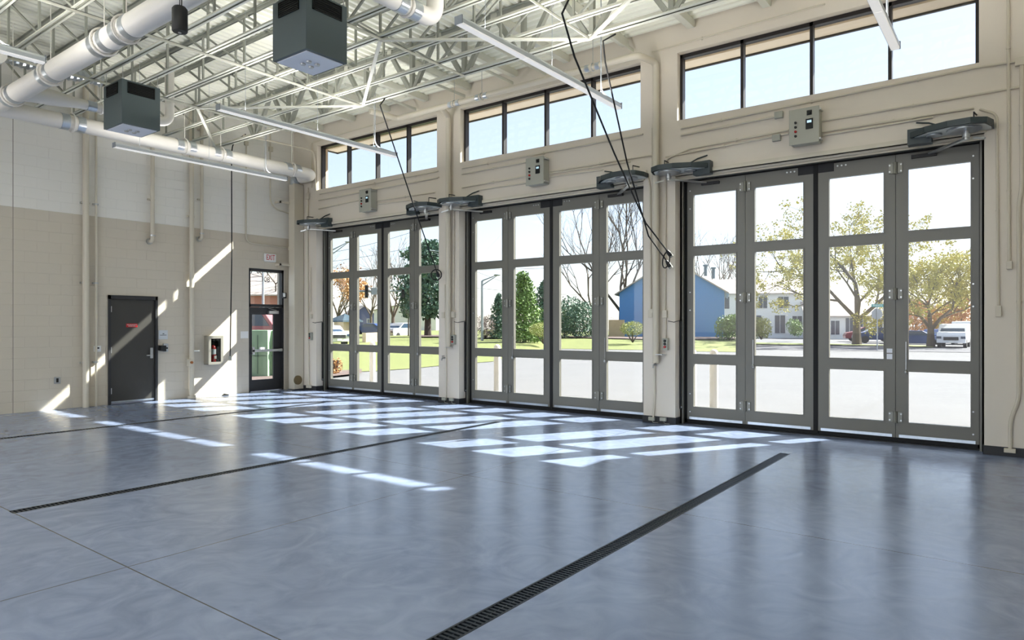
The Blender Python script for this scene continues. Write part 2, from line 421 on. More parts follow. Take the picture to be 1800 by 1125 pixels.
# steel head over each bay door
for n, yl in enumerate(YL):
    m = MB(); yr = yl-4.195
    m.box(WX-.03, WX+.06, yr-.02, yl+.02, 4.115, 4.175); m.box(WX+.06, WX+.12, yr, yl, 4.085, 4.115); m.box(WX+.12, WX+.2, yr, yl, 4.10, 4.114)
    m.box(WX+.12, WX+.145, yr, yl, 4.06, 4.10)
    tag(m.build('trim_%d' % (n+2), 'cream_trim'), 'stepped cream steel head above the %s bay door' % ORD[n], 'trim', kind='structure')

# ------------------------------------------------------------------ bay doors
def glass(m, x, y0, y1, z0, z1): m.box(x-.004, x+.004, y0, y1, z0, z1)
def bay_door(n):
    yl = YL[n]; yr = yl-4.195
    R = root('door_%d' % (n+1), (LX, (yl+yr)/2, 0), 'grey four-leaf folding bay door, the %s of three' % ORD[n], 'door', None, 'structure')
    # steel jamb guides and black gaskets
    m = MB()
    for (a, s) in ((yl, -1), (yr, 1)):
        m.box(WX+.20, LX+.1, min(a, a+s*.03), max(a, a+s*.03), 0, 4.11)
        m.box(WX+.20, WX+.24, min(a, a+s*.055), max(a, a+s*.055), 0, 4.11)
    m.box(WX+.2, LX+.1, yr, yl, 4.075, 4.115)
    m.build('jamb_frame', 'door_grey', R)
    m = MB()
    for (a, s) in ((yl, -1), (yr, 1)): m.box(LX+.01, LX+.05, min(a+s*.03, a+s*.08), max(a+s*.03, a+s*.08), .02, 4.07)
    m.box(LX-.01, LX+.05, yl-2.14, yl-2.075, .02, 4.06); m.box(LX+.01, LX+.045, yr+.03, yl-.03, .0, .075)
    m.box(LX+.01, LX+.04, yr+.03, yl-.03, 4.05, 4.085)
    m.build('rubber_gasket', 'rubber', R)
    leaves = ((-.085, -1.052, -.195, -.905), (-1.058, -2.075, -1.205, -1.93), (-2.14, -3.157, -2.295, -3.01), (-3.163, -4.13, -3.315, -4.035))
    zr = ((.29, 1.0), (1.17, 2.81), (2.97, 3.83))
    for i, (a, b, ga, gb) in enumerate(leaves):
        a += yl; b += yl; ga += yl; gb += yl
        m = MB(); top = 4.05; x0, x1 = LX, LX+.06
        m.box(x0, x1, ga, a, .07, top); m.box(x0, x1, b, gb, .07, top)
        zz = [.07]+[q for p in zr for q in p]+[top]
        for k in range(0, len(zz), 2): m.box(x0, x1, gb, ga, zz[k], zz[k+1])
        # raised panel rims around the lights
        for (z0, z1) in zr:
            for (p, q, r, s_) in ((gb-.018, gb, z0-.018, z1+.018), (ga, ga+.018, z0-.018, z1+.018), (gb, ga, z0-.018, z0), (gb, ga, z1, z1+.018)):
                m.box(x0-.008, x0, p, q, r, s_)
        L = m.build('door_leaf', 'door_grey', R)
        for (z0, z1) in zr:
            g = MB(); glass(g, LX+.03, gb, ga, z0, z1); g.build('glass_pane', 'glass', L)
        g = MB(); g.box(LX-.012, LX+.0, b+.04, a-.04, .075, .115); g.build('bottom_sweep', 'galv', L)
        if i in (1, 2):
            s = -1 if i == 1 else 1; c = b if i == 1 else a
            g = MB(); g.box(LX-.004, LX+.03, min(c, c-s*.22), max(c, c-s*.22), 3.93, 4.06); g.build('corner_cutout', 'door_black', L)
            for k in range(3):
                g = MB(); yy = c-s*(.27+.055*k)
                g.lathe([(.012, -.012), (.012, 0)], (LX, yy, 4.0), 8, 0); g.build('bolt', 'steel', L)
    for hy in (yl-1.055, yl-3.16):
        for z in (.36, 2.09, 3.86):
            g = MB(); g.box(LX-.02, LX, hy-.085, hy-.03, z-.07, z+.07); g.box(LX-.02, LX, hy+.03, hy+.085, z-.07, z+.07)
            g.tube([(LX-.03, hy, z-.08), (LX-.03, hy, z+.08)], .028, 8)
            H_ = g.build('hinge', 'hinge', R, smooth=True)
            for (dy, dz) in ((-.07, .045), (-.07, -.045), (.07, .045), (.07, -.045)): g = MB(); g.lathe([(.011, -.03), (.011, -.02)], (LX, hy+dy, z+dz), 8, 0); g.build('bolt', 'steel', H_)
        g = MB(); g.box(LX+.02, LX+.05, hy-.01, hy+.01, .03, 4.06); g.build('leaf_seal', 'rubber', R)
        g = MB(); g.tube([(LX-.02, hy-.13, 1.0), (LX-.02, hy-.13, 1.42)], .006, 6); g.ball((LX-.03, hy-.13, 1.0), .02, .02, .03, 8, 6)
        g.build('latch_rod', 'steel', R)
    for (dy) in (-.105, -4.095):
        for z in (.2, .5, 1.9, 2.2, 3.6, 3.9):
            g = MB(); g.lathe([(.011, -.010), (.011, 0)], (LX, yl+dy-.03*(1 if dy > -1 else -1), z), 8, 0); g.build('bolt', 'steel', R)
    if n == 0:
        for z in (1.29, 1.20):
            g = MB(); g.box(LX-.003, LX, yl-3.12, yl-3.05, z-.03, z+.03 if z > 1.25 else z+.045); g.build('sticker', 'heater_panel', R)
for n in range(3): bay_door(n)
# steel threshold strips
for n, yl in enumerate(YL):
    m = MB(); m.box(LX-.06, LX+.09, yl-4.165, yl-.03, 0.0, .012)
    tag(m.build('trim_%d' % (n+5), 'door_black'), 'dark threshold strip under the %s bay door' % ORD[n], 'threshold', kind='structure')

# ------------------------------------------------------------------ high windows
for n, yl in enumerate(YL):
    y1 = yl-.035; y0 = yl-4.14; x = 10.72
    R = root('window_%d' % (n+1), (x, (y0+y1)/2, 5.03), 'long high four-light window above the %s bay door' % ORD[n], 'window', None, 'structure')
    m = MB(); w = (y1-y0)/4; t = .045
    m.box(x-.05, x+.06, y0, y1, 5.03, 5.06); m.box(x-.05, x+.06, y0, y1, 6.09, 6.15)
    for k in range(5):
        c = y0+k*w; m.box(x-.05, x+.06, max(y0, c-t/2-(.02 if k in (0, 4) else 0)), min(y1, c+t/2+(.02 if k in (0, 4) else 0)), 5.03, 6.15)
    m.build('window_frame', 'bronze', R)
    for k in range(4):
        g = MB(); glass(g, x+.02, y0+k*w+t/2, y0+(k+1)*w-t/2, 5.06, 6.09); g.build('glass_pane', 'glass', R)

# ------------------------------------------------------------------ far wall doors
# dark steel door
R = root('door_4', ((DD[0]+DD[1])/2, WY, 0), 'dark grey steel door with a small red sign', 'door', None, 'structure')
m = MB(); a, b = DD; t = .05
m.box(a, a+t, WY-.03, WY+.12, 0, DDZ); m.box(b-t, b, WY-.03, WY+.12, 0, DDZ); m.box(a, b, WY-.03, WY+.12, DDZ-.08, DDZ)
m.build('door_frame', 'dark_frame', R)
m = MB(); m.box(a+t+.004, b-t-.004, WY+.01, WY+.055, .02, DDZ-.085); m.build('door_panel', 'dark_door', R)
m = MB(); m.box(a+t+.02, b-t-.02, WY-.004, WY+.012, .03, .065); m.build('door_sweep', 'galv', R)
for z in (.28, 1.13, 1.98):
    m = MB(); m.box(a+t+.003, a+t+.022, WY-.012, WY+.012, z-.06, z+.06); m.build('hinge', 'steel', R)
m = MB(); hx = onY(266, 625, WY).x
m.box(hx-.03, hx+.03, WY-.02, WY+.012, .93, 1.16); m.build('lock_plate', 'steel', R, bevel=.006)
m = MB(); m.tube(bend([(hx, WY-.02, 1.0), (hx, WY-.07, 1.0), (hx-.13, WY-.07, 1.0)], .02), .012, 8); m.build('door_handle', 'steel', R, smooth=True)
p = onY(232, 572, WY)
m = MB(); m.box(p.x-.115, p.x+.115, WY+.004, WY+.012, p.z-.04, p.z+.04); s = m.build('door_sign', 'red', R, bevel=.004)
text('FIRE DEPARTMENT', 'sign_text', .024, 'sign_white', (p.x, WY+.002, p.z+.012), (math.pi/2, 0, 0), s)
text('DOOR LOCK', 'sign_text', .024, 'sign_white', (p.x, WY+.002, p.z-.016), (math.pi/2, 0, 0), s)
# glazed exit door with transom
R = root('door_5', ((ED[0]+ED[1])/2, WY, 0), 'glazed exit door with a transom light numbered 801', 'door', None, 'structure')
a, b = ED; tz = onY(468, 537, WY).z; t = .055
m = MB(); m.box(a, a+t, WY+.02, WY+.14, 0, EDZ); m.box(b-t, b, WY+.02, WY+.14, 0, EDZ); m.box(a, b, WY+.02, WY+.14, EDZ-.07, EDZ); m.box(a, b, WY+.02, WY+.14, tz-.04, tz+.03)
m.build('door_frame', 'dark_frame', R)
m = MB(); glass(m, 0, 0, 0, 0, 0); m = MB(); m.box(a+t, b-t, WY+.07, WY+.078, tz+.03, EDZ-.07); tr = m.build('transom_glass', 'glass', R)
q = onY(468, 490, WY); text('801', 'door_number', .17, 'black_plastic', (q.x+.02, WY+.066, onY(468, 491, WY).z), (math.pi/2, 0, math.pi), tr, ext=.001)
la, lb = a+t+.004, b-t-.004; lz = tz-.045; gx0 = onY(444.5, 600, WY).x; gx1 = onY(482.5, 600, WY).x; gz0 = onY(463, 667, WY).z; gz1 = onY(463, 553, WY).z
m = MB(); m.box(la, gx0, WY+.04, WY+.085, .02, lz); m.box(gx1, lb, WY+.04, WY+.085, .02, lz); m.box(gx0, gx1, WY+.04, WY+.085, .02, gz0); m.box(gx0, gx1, WY+.04, WY+.085, gz1, lz)
L = m.build('door_leaf', 'dark_frame', R)
m = MB(); m.box(gx0, gx1, WY+.06, WY+.068, gz0, gz1); m.build('glass_pane', 'glass', L)
pz = onY(463, 616, WY).z
m = MB(); m.box(la+.0, lb-.02, WY-.06, WY-.025, pz-.03, pz+.03); m.box(la, la+.07, WY-.06, WY+.04, pz-.09, pz+.09); m.box(lb-.08, lb-.02, WY-.05, WY+.04, pz-.04, pz+.04)
m.build('push_bar', 'steel', L, bevel=.008)
cz = onY(480, 549, WY).z; cx = onY(482, 549, WY).x
m = MB(); m.box(cx-.16, cx+.12, WY-.03, WY+.04, cz-.04, cz+.04); m.build('door_closer', 'steel', L, bevel=.01)
m = MB(); m.tube([(cx+.05, WY-.02, cz+.05), (cx-.2, WY-.06, cz+.09), (cx, WY+.03, cz+.12)], .01, 6); m.build('closer_arm', 'steel', L)

# ------------------------------------------------------------------ trench drains
for n, d in enumerate(dr):
    R = root('trench_drain', (5.57, d, 0), 'long black slotted trench drain in the floor, ' + ('nearest the camera' if n == 0 else 'middle of the three' if n == 1 else 'nearest the block wall'), 'drain', 'floor trench drains')
    m = MB(); m.box(2.09, 9.06, d-.065, d+.065, -.3, -.12); m.box(2.09, 9.06, d-.0655, d-.06, -.15, -.005); m.box(2.09, 9.06, d+.06, d+.0655, -.15, -.005); m.build('channel', 'drain_pit', R)
    g = MB(); 
    for s in (-1, 1): g.box(2.09, 9.06, d+s*.0575-.0075, d+s*.0575+.0075, -.02, .001)
    x = 2.10
    while x < 9.04:
        g.box(x, x+.018, d-.052, d+.052, -.018, -.001); x += .036 if n < 2 else .04
    g.box(2.09, 9.06, d-.004, d+.004, -.02, -.004)
    g.build('grate', 'drain_iron', R)

# ------------------------------------------------------------------ joists
CZ = 5.78
def chord_mb(x, z, y0, y1, fl, leg, up=1):
    m = MB(); t = .008
    m.box(x-fl/2, x-.012, y0, y1, z, z+t); m.box(x+.012, x+fl/2, y0, y1, z, z+t)
    m.box(x-.012-t, x-.012, y0, y1, z, z+leg*up) if up > 0 else m.box(x-.012-t, x-.012, y0, y1, z-leg, z)
    m.box(x+.012, x+.012+t, y0, y1, z, z+leg*up) if up > 0 else m.box(x+.012, x+.012+t, y0, y1, z-leg, z)
    return m
jy0, jy1 = SOUTH+.02, WY-.02
J = root('roof_joist', (7.8, 7.2, CZ), 'pale open-web roof joist, first from the heavy girder', 'joist', 'open-web roof joists')
chord_mb(7.8, CZ, jy0, jy1, .10, .05).build('bottom_chord', 'white_joist', J)
chord_mb(7.8, 6.585, jy0, jy1, .10, .05, -1).build('top_chord', 'grey_joist', J)
nodes = [7.36+1.255*k for k in range(-6, 7)]
vb = MB().bar((7.8, nodes[0], CZ+.01), (7.8, nodes[0], 6.58), .03, .03).build('web_vertical', 'grey_joist', J); vb0 = vb
for y in nodes[1:]:
    c = vb.copy(); COL.objects.link(c); c.parent = J; c.location = (0, y-nodes[0], 0)
for k, y in enumerate(nodes):
    s = 1 if y > 7.9 else -1
    if not (jy0 < y+s*1.2 < jy1): continue
    MB().bar((7.8, y+s*.03, CZ+.02), (7.8, y+s*1.22, 6.57), .028, .028).build('web_diagonal', 'grey_joist', J)
    if abs(y-7.36) < .1: MB().bar((7.8, y+.03, CZ+.02), (7.8, y+1.22, 6.57), .028, .028).build('web_diagonal', 'grey_joist', J)
names = ('second', 'third', 'fourth', 'fifth', 'sixth', 'seventh', 'eighth', 'ninth', 'tenth')
for k, x in enumerate((7.2, 6.6, 6.0, 5.4, 4.8, 4.2, 3.6, 3.0, 2.4)):
    dup(J, (x, 7.2, CZ), 'pale open-web roof joist, %s from the heavy girder' % names[k])
G = root('roof_girder', (8.4, 7.2, CZ), 'heavy open-web girder with fanned webs, nearest the bay door wall', 'girder')
chord_mb(8.4, CZ, jy0, jy1, .15, .07).build('bottom_chord', 'white_joist', G)
chord_mb(8.4, 6.585, jy0, jy1, .15, .07, -1).build('top_chord', 'grey_joist', G)
for k in range(-5, 7):
    y = 7.33+1.21*k
    if not (jy0+.7 < y < jy1-.7): continue
    MB().bar((8.4, y, CZ+.01), (8.4, y, 6.58), .07, .07).build('web_vertical', 'grey_joist', G)
    for s in (-1, 1): MB().bar((8.4, y+s*.07, CZ+.03), (8.4, y+s*.58, 6.57), .07, .07).build('web_diagonal', 'grey_joist', G)
# bridging bars running toward the door wall
for k, y in enumerate((2.45, 4.96, 7.36, 9.89, 12.44)):
    m = MB(); m.box(1.8, 8.4, y-.022, y+.022, CZ-.008, CZ-.001); m.box(1.8, 8.4, y-.022, y-.016, CZ-.045, CZ-.001)
    tag(m.build('bridging_bar', 'white_joist'), 'thin pale bridging bar under the joists, %s' % ('out over the camera', 'second from the camera', 'across the middle of the roof', 'beyond the middle of the roof', 'nearest the block wall')[k], 'bar', 'joist bridging bars')
for k, (p, q, l) in enumerate((((6.6,12.44),(8.4,15.0),'runs into the far corner by the block wall'), ((6.6,12.44),(8.4,9.85),'slants to the girder above the left bay door'), ((6.6,7.36),(8.4,9.85),'slants away to the girder above the middle bay door'), ((6.6,7.36),(8.4,4.95),'slants to the girder before the middle bay door'), ((6.6,2.45),(8.4,4.95),'rises to the girder before the right bay door'))):
    m = MB(); m.bar((p[0], p[1], CZ-.03), (q[0], q[1], CZ-.03), .05, .03)
    tag(m.build('diagonal_brace', 'white_joist'), 'pale flat brace under the joists, ' + l, 'brace', 'diagonal roof braces')
# outriggers
O = None; oy = [.7+1.197*k for k in range(0, 12)]
onm = ('first', 'second', 'third', 'fourth', 'fifth', 'sixth', 'seventh', 'eighth', 'ninth', 'tenth', 'eleventh', 'twelfth')
for k, y in enumerate(oy):
    if O is None:
        m = MB(); m.prism([(8.35, 6.47), (WX-.05, 6.47), (WX, 6.50), (WX, 6.598), (8.35, 6.598)], 1, y-.055, y+.055)
        for v in m.v: pass
        O = m.build('roof_outrigger', 'white_joist'); tag(O, 'short square roof tube running to the bay door wall, first from the camera end', 'roof tube', 'roof outrigger tubes')
    else:
        c = O.copy(); COL.objects.link(c); c.location = (0, y-oy[0], 0); c['label'] = 'short square roof tube running to the bay door wall, %s from the camera end' % onm[k]
for k, y in enumerate((5.3, 7.1, 7.87, 9.1, 10.5)):
    m = MB(); m.box(8.5, WX-.12, y-.02, y+.02, 6.345, 6.353); m.box(8.5, WX-.12, y-.02, y-.012, 6.30, 6.35)
    tag(m.build('ceiling_strut', 'white_joist'), 'thin strut channel below the roof tubes, %s from the camera end' % onm[k], 'strut', 'strut channels by the door wall')
# ------------------------------------------------------------------ ducts
def collar(m, p, d, r, w=.07):
    p = Vector(p); d = Vector(d).normalized(); m.tube([p-d*w/2, p+d*w/2], r+.006, 24)
DZ = 5.42
R = root('exhaust_duct', (7, 14.0, DZ), 'long white round duct along the block wall, ending in the far corner', 'duct')
m = MB(); m.tube(bend([(-1, 14.0, DZ-.02), (10.37, 14.0, DZ-.06), (10.37, 14.5, DZ-.06)], .26, 8), .14, 28); m.build('duct_run', 'duct', R, smooth=True)
for x in (5.05, 7.15, 7.95, 9.75):
    m = MB(); collar(m, (x-.13, 14.0, DZ-.04), (1,0,0), .14, .13); m.build('foil_band', 'galv', R, smooth=True); m = MB(); collar(m, (x+.13, 14.0, DZ-.04), (1,0,0), .14, .13); m.build('foil_band', 'galv', R, smooth=True)
    m = MB(); pts = [(x, 14.0+.165*math.cos(t), DZ-.04+.165*math.sin(t)) for t in [math.pi*2*i/20 for i in range(21)]]
    m.tube(pts, .014, 6); m.tube([(x, 14.0, DZ+.12), (x, 14.0, 6.6)], .007, 6); m.build('hanger', 'duct', R, smooth=True)
# square drop in the corner
m = MB(); cx0 = onY(517.5, 600, 14.62).x; cx1 = WX-.02
R = root('exhaust_drop', ((cx0+cx1)/2, 14.75, 0), 'square painted duct dropping down the far corner to a round grille', 'duct')
m.box(cx0, cx1, 14.62, 14.86, .03, 5.22); m.build('casing', 'cream_trim', R, bevel=.004)
gp = onY(523, 668, 14.62)
m = MB(); m.lathe([(.115, -.03), (.115, 0)], (gp.x, 14.62, gp.z), 24, 1); m.build('grille', 'mesh_bronze', R, smooth=True)
m = MB()
m.tube(bend([(10.36, 14.55, DZ-.06), (10.36, 14.74, DZ-.06), (10.36, 14.74, 5.2)], .1), .115, 20); m.build('collar', 'galv', R, smooth=True)
for py in (355, 465):
    z = onY(505, py, 14.7).z; m = MB(); m.box(cx0-.28, cx0, 14.80, 14.84, z-.025, z+.025); m.box(cx0-.28, cx0-.25, 14.80, WY, z-.025, z+.025); m.build('bracket', 'cream_trim', R)
# big duct running toward the camera
R = root('exhaust_duct', (3.9, 8, DZ), 'large white round duct crossing the upper left from the block wall', 'duct')
m = MB(); m.tube([(3.9, 2, DZ), (3.9, 13.9, DZ)], .15, 32); m.build('duct_run', 'duct', R, smooth=True)
for y in (13.2, 11.6, 9.75, 9.1, 6.5):
    m = MB(); collar(m, (3.9, y-.14, DZ), (0,1,0), .15, .12); m.build('foil_band', 'galv', R, smooth=True); m = MB(); collar(m, (3.9, y+.14, DZ), (0,1,0), .15, .12); m.build('foil_band', 'galv', R, smooth=True)
    m = MB(); m.tube([(3.9+.175*math.cos(t), y, DZ+.175*math.sin(t)) for t in [math.pi*2*i/20 for i in range(21)]], .015, 6); m.tube([(3.9, y, DZ+.15), (3.9, y, 6.6)], .007, 6); m.build('hanger', 'duct', R, smooth=True)
R = root('flex_duct', (3.4, 13.6, 6.15), 'crinkled silver flexible duct above the big white duct', 'duct')
m = MB(); pts = [(2.2+.045*k, 13.6-.0*k, 6.16+.02*math.sin(k*.4)) for k in range(72)]; m.tube(pts, [.115 if k % 2 else .098 for k in range(72)], 14); m.build('sleeve', 'galv', R)
for x in (2.6, 3.8, 5.0):
    m = MB(); m.tube([(x, 13.6, 6.27), (x, 13.6, 6.6)], .006, 6); m.build('strap', 'galv', R)
# round elbow joining at the left edge
R = root('duct_elbow', (3.3, 13.3, DZ), 'fat white duct elbow cut by the left edge of the photo', 'duct')
m = MB(); m.tube(bend([(3.28, 11.9, 5.62), (3.28, 13.2, 5.6), (3.9, 14.0, DZ)], .5, 8), .17, 28); m.build('elbow', 'duct', R, smooth=True)
m = MB(); collar(m, (3.55, 13.58, 5.5), (.6,.8,-.1), .17, .05); m.build('seam', 'galv', R, smooth=True); m = MB(); collar(m, (3.7, 13.78, 5.46), (.6,.8,-.1), .17, .05); m.build('seam', 'galv', R, smooth=True)
# branch duct with riser behind the smaller heater
R = root('branch_duct', (6.3, 12.9, 5.45), 'thinner white branch duct turning up behind the far heater', 'duct')
m = MB(); m.tube([(3.95, 12.9, 5.42), (4.35, 12.9, 5.44), (4.75, 12.9, 5.45)], [.14, .13, .085], 20); m.tube(bend([(4.7, 12.9, 5.45), (6.3, 12.9, 5.47), (6.3, 12.9, 6.6)], .2, 8), .083, 20); m.build('duct_run', 'duct', R, smooth=True)
m = MB(); collar(m, (4.95, 12.9, 5.45), (1,0,0), .083, .14); m.build('foil_band', 'galv', R, smooth=True); m = MB(); collar(m, (5.25, 12.9, 5.45), (1,0,0), .083, .14); m.build('foil_band', 'galv', R, smooth=True)
m = MB(); m.tube([(5.1, 12.9+.1*math.cos(t), 5.45+.1*math.sin(t)) for t in [math.pi*2*i/16 for i in range(17)]], .013, 6); m.tube([(5.1, 12.9, 5.55), (5.1, 12.9, 6.6)], .006, 6); m.build('hanger', 'duct', R, smooth=True)
# near duct with riser, top of the photo
R = root('branch_duct', (6.2, 5.9, 5.5), 'white duct with a big elbow going up at the top middle', 'duct')
m = MB(); m.tube(bend([(4.0, 5.9, 5.48), (6.2, 5.9, 5.48), (6.2, 5.9, 6.6)], .24, 10), .11, 28); m.build('duct_run', 'duct', R, smooth=True)
m = MB(); collar(m, (5.60, 5.9, 5.48), (1,0,0), .11, .13); m.build('foil_band', 'galv', R, smooth=True); m = MB(); collar(m, (5.82, 5.9, 5.48), (1,0,0), .11, .13); m.build('foil_band', 'galv', R, smooth=True)
m = MB(); m.tube([(5.71, 5.9+.125*math.cos(t), 5.48+.125*math.sin(t)) for t in [math.pi*2*i/20 for i in range(21)]], .013, 6); m.tube([(5.71, 5.9, 5.6), (5.71, 5.9, 6.6)], .007, 6); m.build('hanger', 'duct', R, smooth=True)

# ------------------------------------------------------------------ unit heaters
def heater(y, label):
    x0, x1, y0, y1, z0, z1 = 4.80, 5.40, y-.33, y+.33, 4.86, 5.56
    R = root('air_filter_unit', ((x0+x1)/2, y, z1), label, 'air unit', 'hanging dark air units')
    m = MB(); m.box(x0, x1, y0, y1, z0, z1); m.build('casing', 'heater', R, bevel=.006)
    m = MB(); 
    for (a, b, c, d) in ((x0-.006, x0, y0+.1, y1-.1),): pass
    # louvres on the camera-facing sides
    m.box(x0+.1, x1-.1, y0-.006, y0, z1-.2, z1-.04); m.build('louver_back', 'drain_pit', R)
    m = MB(); m.box(x0-.006, x0, y0+.14, y1-.14, z1-.2, z1-.04); m.build('louver_back', 'drain_pit', R)
    m = MB()
    for k in range(6): z = z1-.19+k*.025; m.box(x0+.11, x1-.11, y0-.014, y0-.004, z, z+.008)
    m.box(x0+.09, x0+.1, y0-.015, y0, z1-.21, z1-.03); m.box(x1-.1, x1-.09, y0-.015, y0, z1-.21, z1-.03); m.box(x0+.09, x1-.09, y0-.015, y0, z1-.21, z1-.2); m.box(x0+.09, x1-.09, y0-.015, y0, z1-.04, z1-.03)
    m.build('louver', 'louver', R)
    m = MB()
    for k in range(6): z = z1-.19+k*.025; m.box(x0-.014, x0-.004, y0+.15, y1-.15, z, z+.008)
    m.box(x0-.015, x0, y0+.13, y0+.14, z1-.21, z1-.03); m.box(x0-.015, x0, y1-.14, y1-.13, z1-.21, z1-.03); m.box(x0-.015, x0, y0+.13, y1-.13, z1-.21, z1-.2); m.box(x0-.015, x0, y0+.13, y1-.13, z1-.04, z1-.03)
    m.build('louver', 'louver', R)
    m = MB(); m.box(x0+.035, x1-.035, y0+.035, y1-.035, z0-.012, z0); P = m.build('bottom_panel', 'heater_panel', R, bevel=.005)
    for (dx, dy) in ((-.06, -.06), (.06, -.06), (-.06, .06), (.06, .06)):
        m = MB(); m.lathe([(.035, -.014), (.03, -.030), (.01, -.034)], ((x0+x1)/2+dx, y+dy, z0), 12); m.build('suction_cup', 'steel', P, smooth=True)
    for (dx, dy) in ((x0+.03, y0+.03), (x1-.03, y0+.03), (x0+.03, y1-.03), (x1-.03, y1-.03)):
        m = MB(); m.tube([(dx, dy, z1), (dx, dy, CZ)], .006, 6); m.box(dx-.018, dx+.018, dy-.018, dy+.018, z1, z1+.025); m.build('hanger_rod', 'steel', R)
    m = MB(); m.lathe([(.09, 0), (.09, .06), (.03, .07)], ((x0+x1)/2, y, z1), 16); m.build('motor', 'copper', R, smooth=True)
heater(6.95, 'large dark cube air unit with louvres, the one nearer the camera')
heater(11.70, 'dark cube air unit with louvres, the farther one by the block wall')
# ------------------------------------------------------------------ loudspeaker
R = root('hanging_speaker', (3.61, 7.17, 4.91), 'black cylinder hanging below the big duct', 'speaker')
m = MB(); m.lathe([(.072, -.13), (.078, -.12), (.078, .11), (.06, .135)], (3.61, 7.17, 4.91), 24); m.build('shell', 'black_plastic', R, smooth=True)
m = MB(); m.lathe([(.018, -.14), (.018, -.129)], (3.61, 7.17, 4.91), 12); m.build('lens', 'steel', R)
m = MB(); m.tube([(3.61, 7.17, 5.04), (3.61, 7.17, 5.78)], .005, 6); m.tube([(3.63, 7.17, 5.03), (3.645, 7.2, 5.3), (3.63, 7.17, 5.78)], .006, 6); m.build('cable', 'black_plastic', R)

# ------------------------------------------------------------------ linear lamps
LZ = 4.9
def lamp(x0, x1, y, label, first=None):
    R = root('linear_lamp', ((x0+x1)/2, y, LZ), label, 'ceiling light', 'hanging strip lights')
    m = MB(); L = x1-x0; w = .05
    m.prism([(y-w, LZ+.0), (y-w, LZ+.045), (y-w*.6, LZ+.075), (y+w*.6, LZ+.075), (y+w, LZ+.045), (y+w, LZ+.0)], 0, x0, x1); m.build('housing', 'lamp_body', R)
    for k in range(3):
        a = x0+L*k/3+.004; b = x0+L*(k+1)/3-.004
        m = MB(); m.prism([(y-w*.92, LZ), (y-w*.8, LZ-.014), (y+w*.8, LZ-.014), (y+w*.92, LZ)], 0, a, b); m.build('lens', 'lamp_lens', R)
    for xx in (x0, x1-.004):
        m = MB(); m.box(xx-.006, xx+.008, y-w-.004, y+w+.004, LZ-.012, LZ+.078); m.build('end_cap', 'pole_grey', R)
    for xx in (x0+.45, (x0+x1)/2, x1-.55):
        m = MB(); m.tube([(xx, y, LZ+.07), (xx, y, 6.55)], .0035, 5); m.build('hanger_wire', 'galv', R)
    m = MB(); m.tube(bend([(x1-.12, y, LZ+.08), (x1-.5, y+.02, LZ+.1), (x1-.5, y+.02, 6.5)], .15), .008, 6); m.build('power_whip', 'pole_grey', R)
    return R
lamp(5.44, 9.05, 4.83, 'white strip light pointing at the middle of the high windows, top centre')
lamp(5.44, 9.05, 9.66, 'white strip light ending before the left high window')
lamp(5.44, 9.05, 13.2, 'white strip light just below the duct along the block wall')
lamp(5.44, 9.05, 1.19, 'short-looking strip light cut by the top edge, before the right high window')
lamp(-.5, 3.18, 9.66, 'strip light end at the upper left edge')

# ------------------------------------------------------------------ roof drain pipe along the door wall
R = root('drain_pipe', (10.0, 7, 6.02), 'cream roof drain pipe running above the high windows with two drops', 'pipe')
px = 10.0; pz = 6.04
ye = onX(1122, 94, px).y; ys_ = onX(700, 209, px).y; yb = onX(775, 190, px).y
p1 = onX(1153, 108, WX-.09)
m = MB(); m.tube(bend([(9.3, ys_+.1, pz), (px, ys_, pz), (px, ye, pz), (WX-.09, p1.y, pz), (WX-.09, p1.y, 1.02)], .10, 5), .055, 16); m.build('pipe_run', 'pipe_paint', R, smooth=True)
yd = onX(788, 300, WX-.09).y
m = MB(); m.tube(bend([(px, yb, pz), (WX-.09, yd, pz-.02), (WX-.09, yd, 1.2)], .08, 5), .055, 16); m.build('pipe_branch', 'pipe_paint', R, smooth=True)
for y in (ye+.85, ye+3.3, ys_-1.6):
    m = MB(); m.tube([(px, y, pz+.05), (px, y, pz+.20), (px, y, 6.55)], .006, 6); m.tube([(px+.065*math.cos(t), y, pz+.065*math.sin(t)) for t in [math.pi*2*i/14 for i in range(15)]], .008, 5)
    m.build('hanger', 'steel', R)
    m = MB(); collar(m, (px, y-.1, pz), (0,1,0), .055, .08); m.build('foil_band', 'galv', R, smooth=True); m = MB(); collar(m, (px, y+.1, pz), (0,1,0), .055, .08); m.build('foil_band', 'galv', R, smooth=True)
# ------------------------------------------------------------------ far wall pipes
def wall_pipe(pxc, ytop, ybot, r, name, label, elbow=False, foot=False):
    y = WY-r-.045; x = onY(pxc, 500, y).x; zt = 6.6 if ytop is None else onY(pxc, ytop, y).z; zb = 0 if ybot is None else onY(pxc, ybot, y).z
    R = root(name, (x, y, zb), label, 'pipe')
    pts = [(x, y, zt), (x, y, zb)]
    if elbow: pts = bend([(x, y-.02, zt), (x, y-.02, zb), (x-.02, WY, zb)], .09, 6)
    m = MB(); m.tube(pts, r, 16); m.build('pipe_run', 'pipe_paint', R, smooth=True)
    z = zb+.9
    while z < zt-.1:
        c = MB(); collar(c, (x, y, z), (0,0,1), r, .03); c.box(x-r-.03, x+r+.03, y+r*.6, WY, z-.015, z+.015); c.build('clamp', 'steel' if r < .03 else 'pipe_paint', R); z += 1.6
    if elbow:
        c = MB(); collar(c, (x, y-.02, zb+.12), (0,0,1), r+.008, .03); c.lathe([(r+.025, -.03), (r+.025, 0)], (x-.02, WY, zb), 14, 1); c.build('coupling', 'steel', R)
    if foot:
        c = MB(); collar(c, (x, y, .03), (0,0,1), r+.03, .06); c.build('foot', 'pipe_paint', R)
    return R
wall_pipe(151.5, None, None, .05, 'drain_pipe', 'thick vertical pipe on the block wall, leftmost of the floor-to-roof pipes')
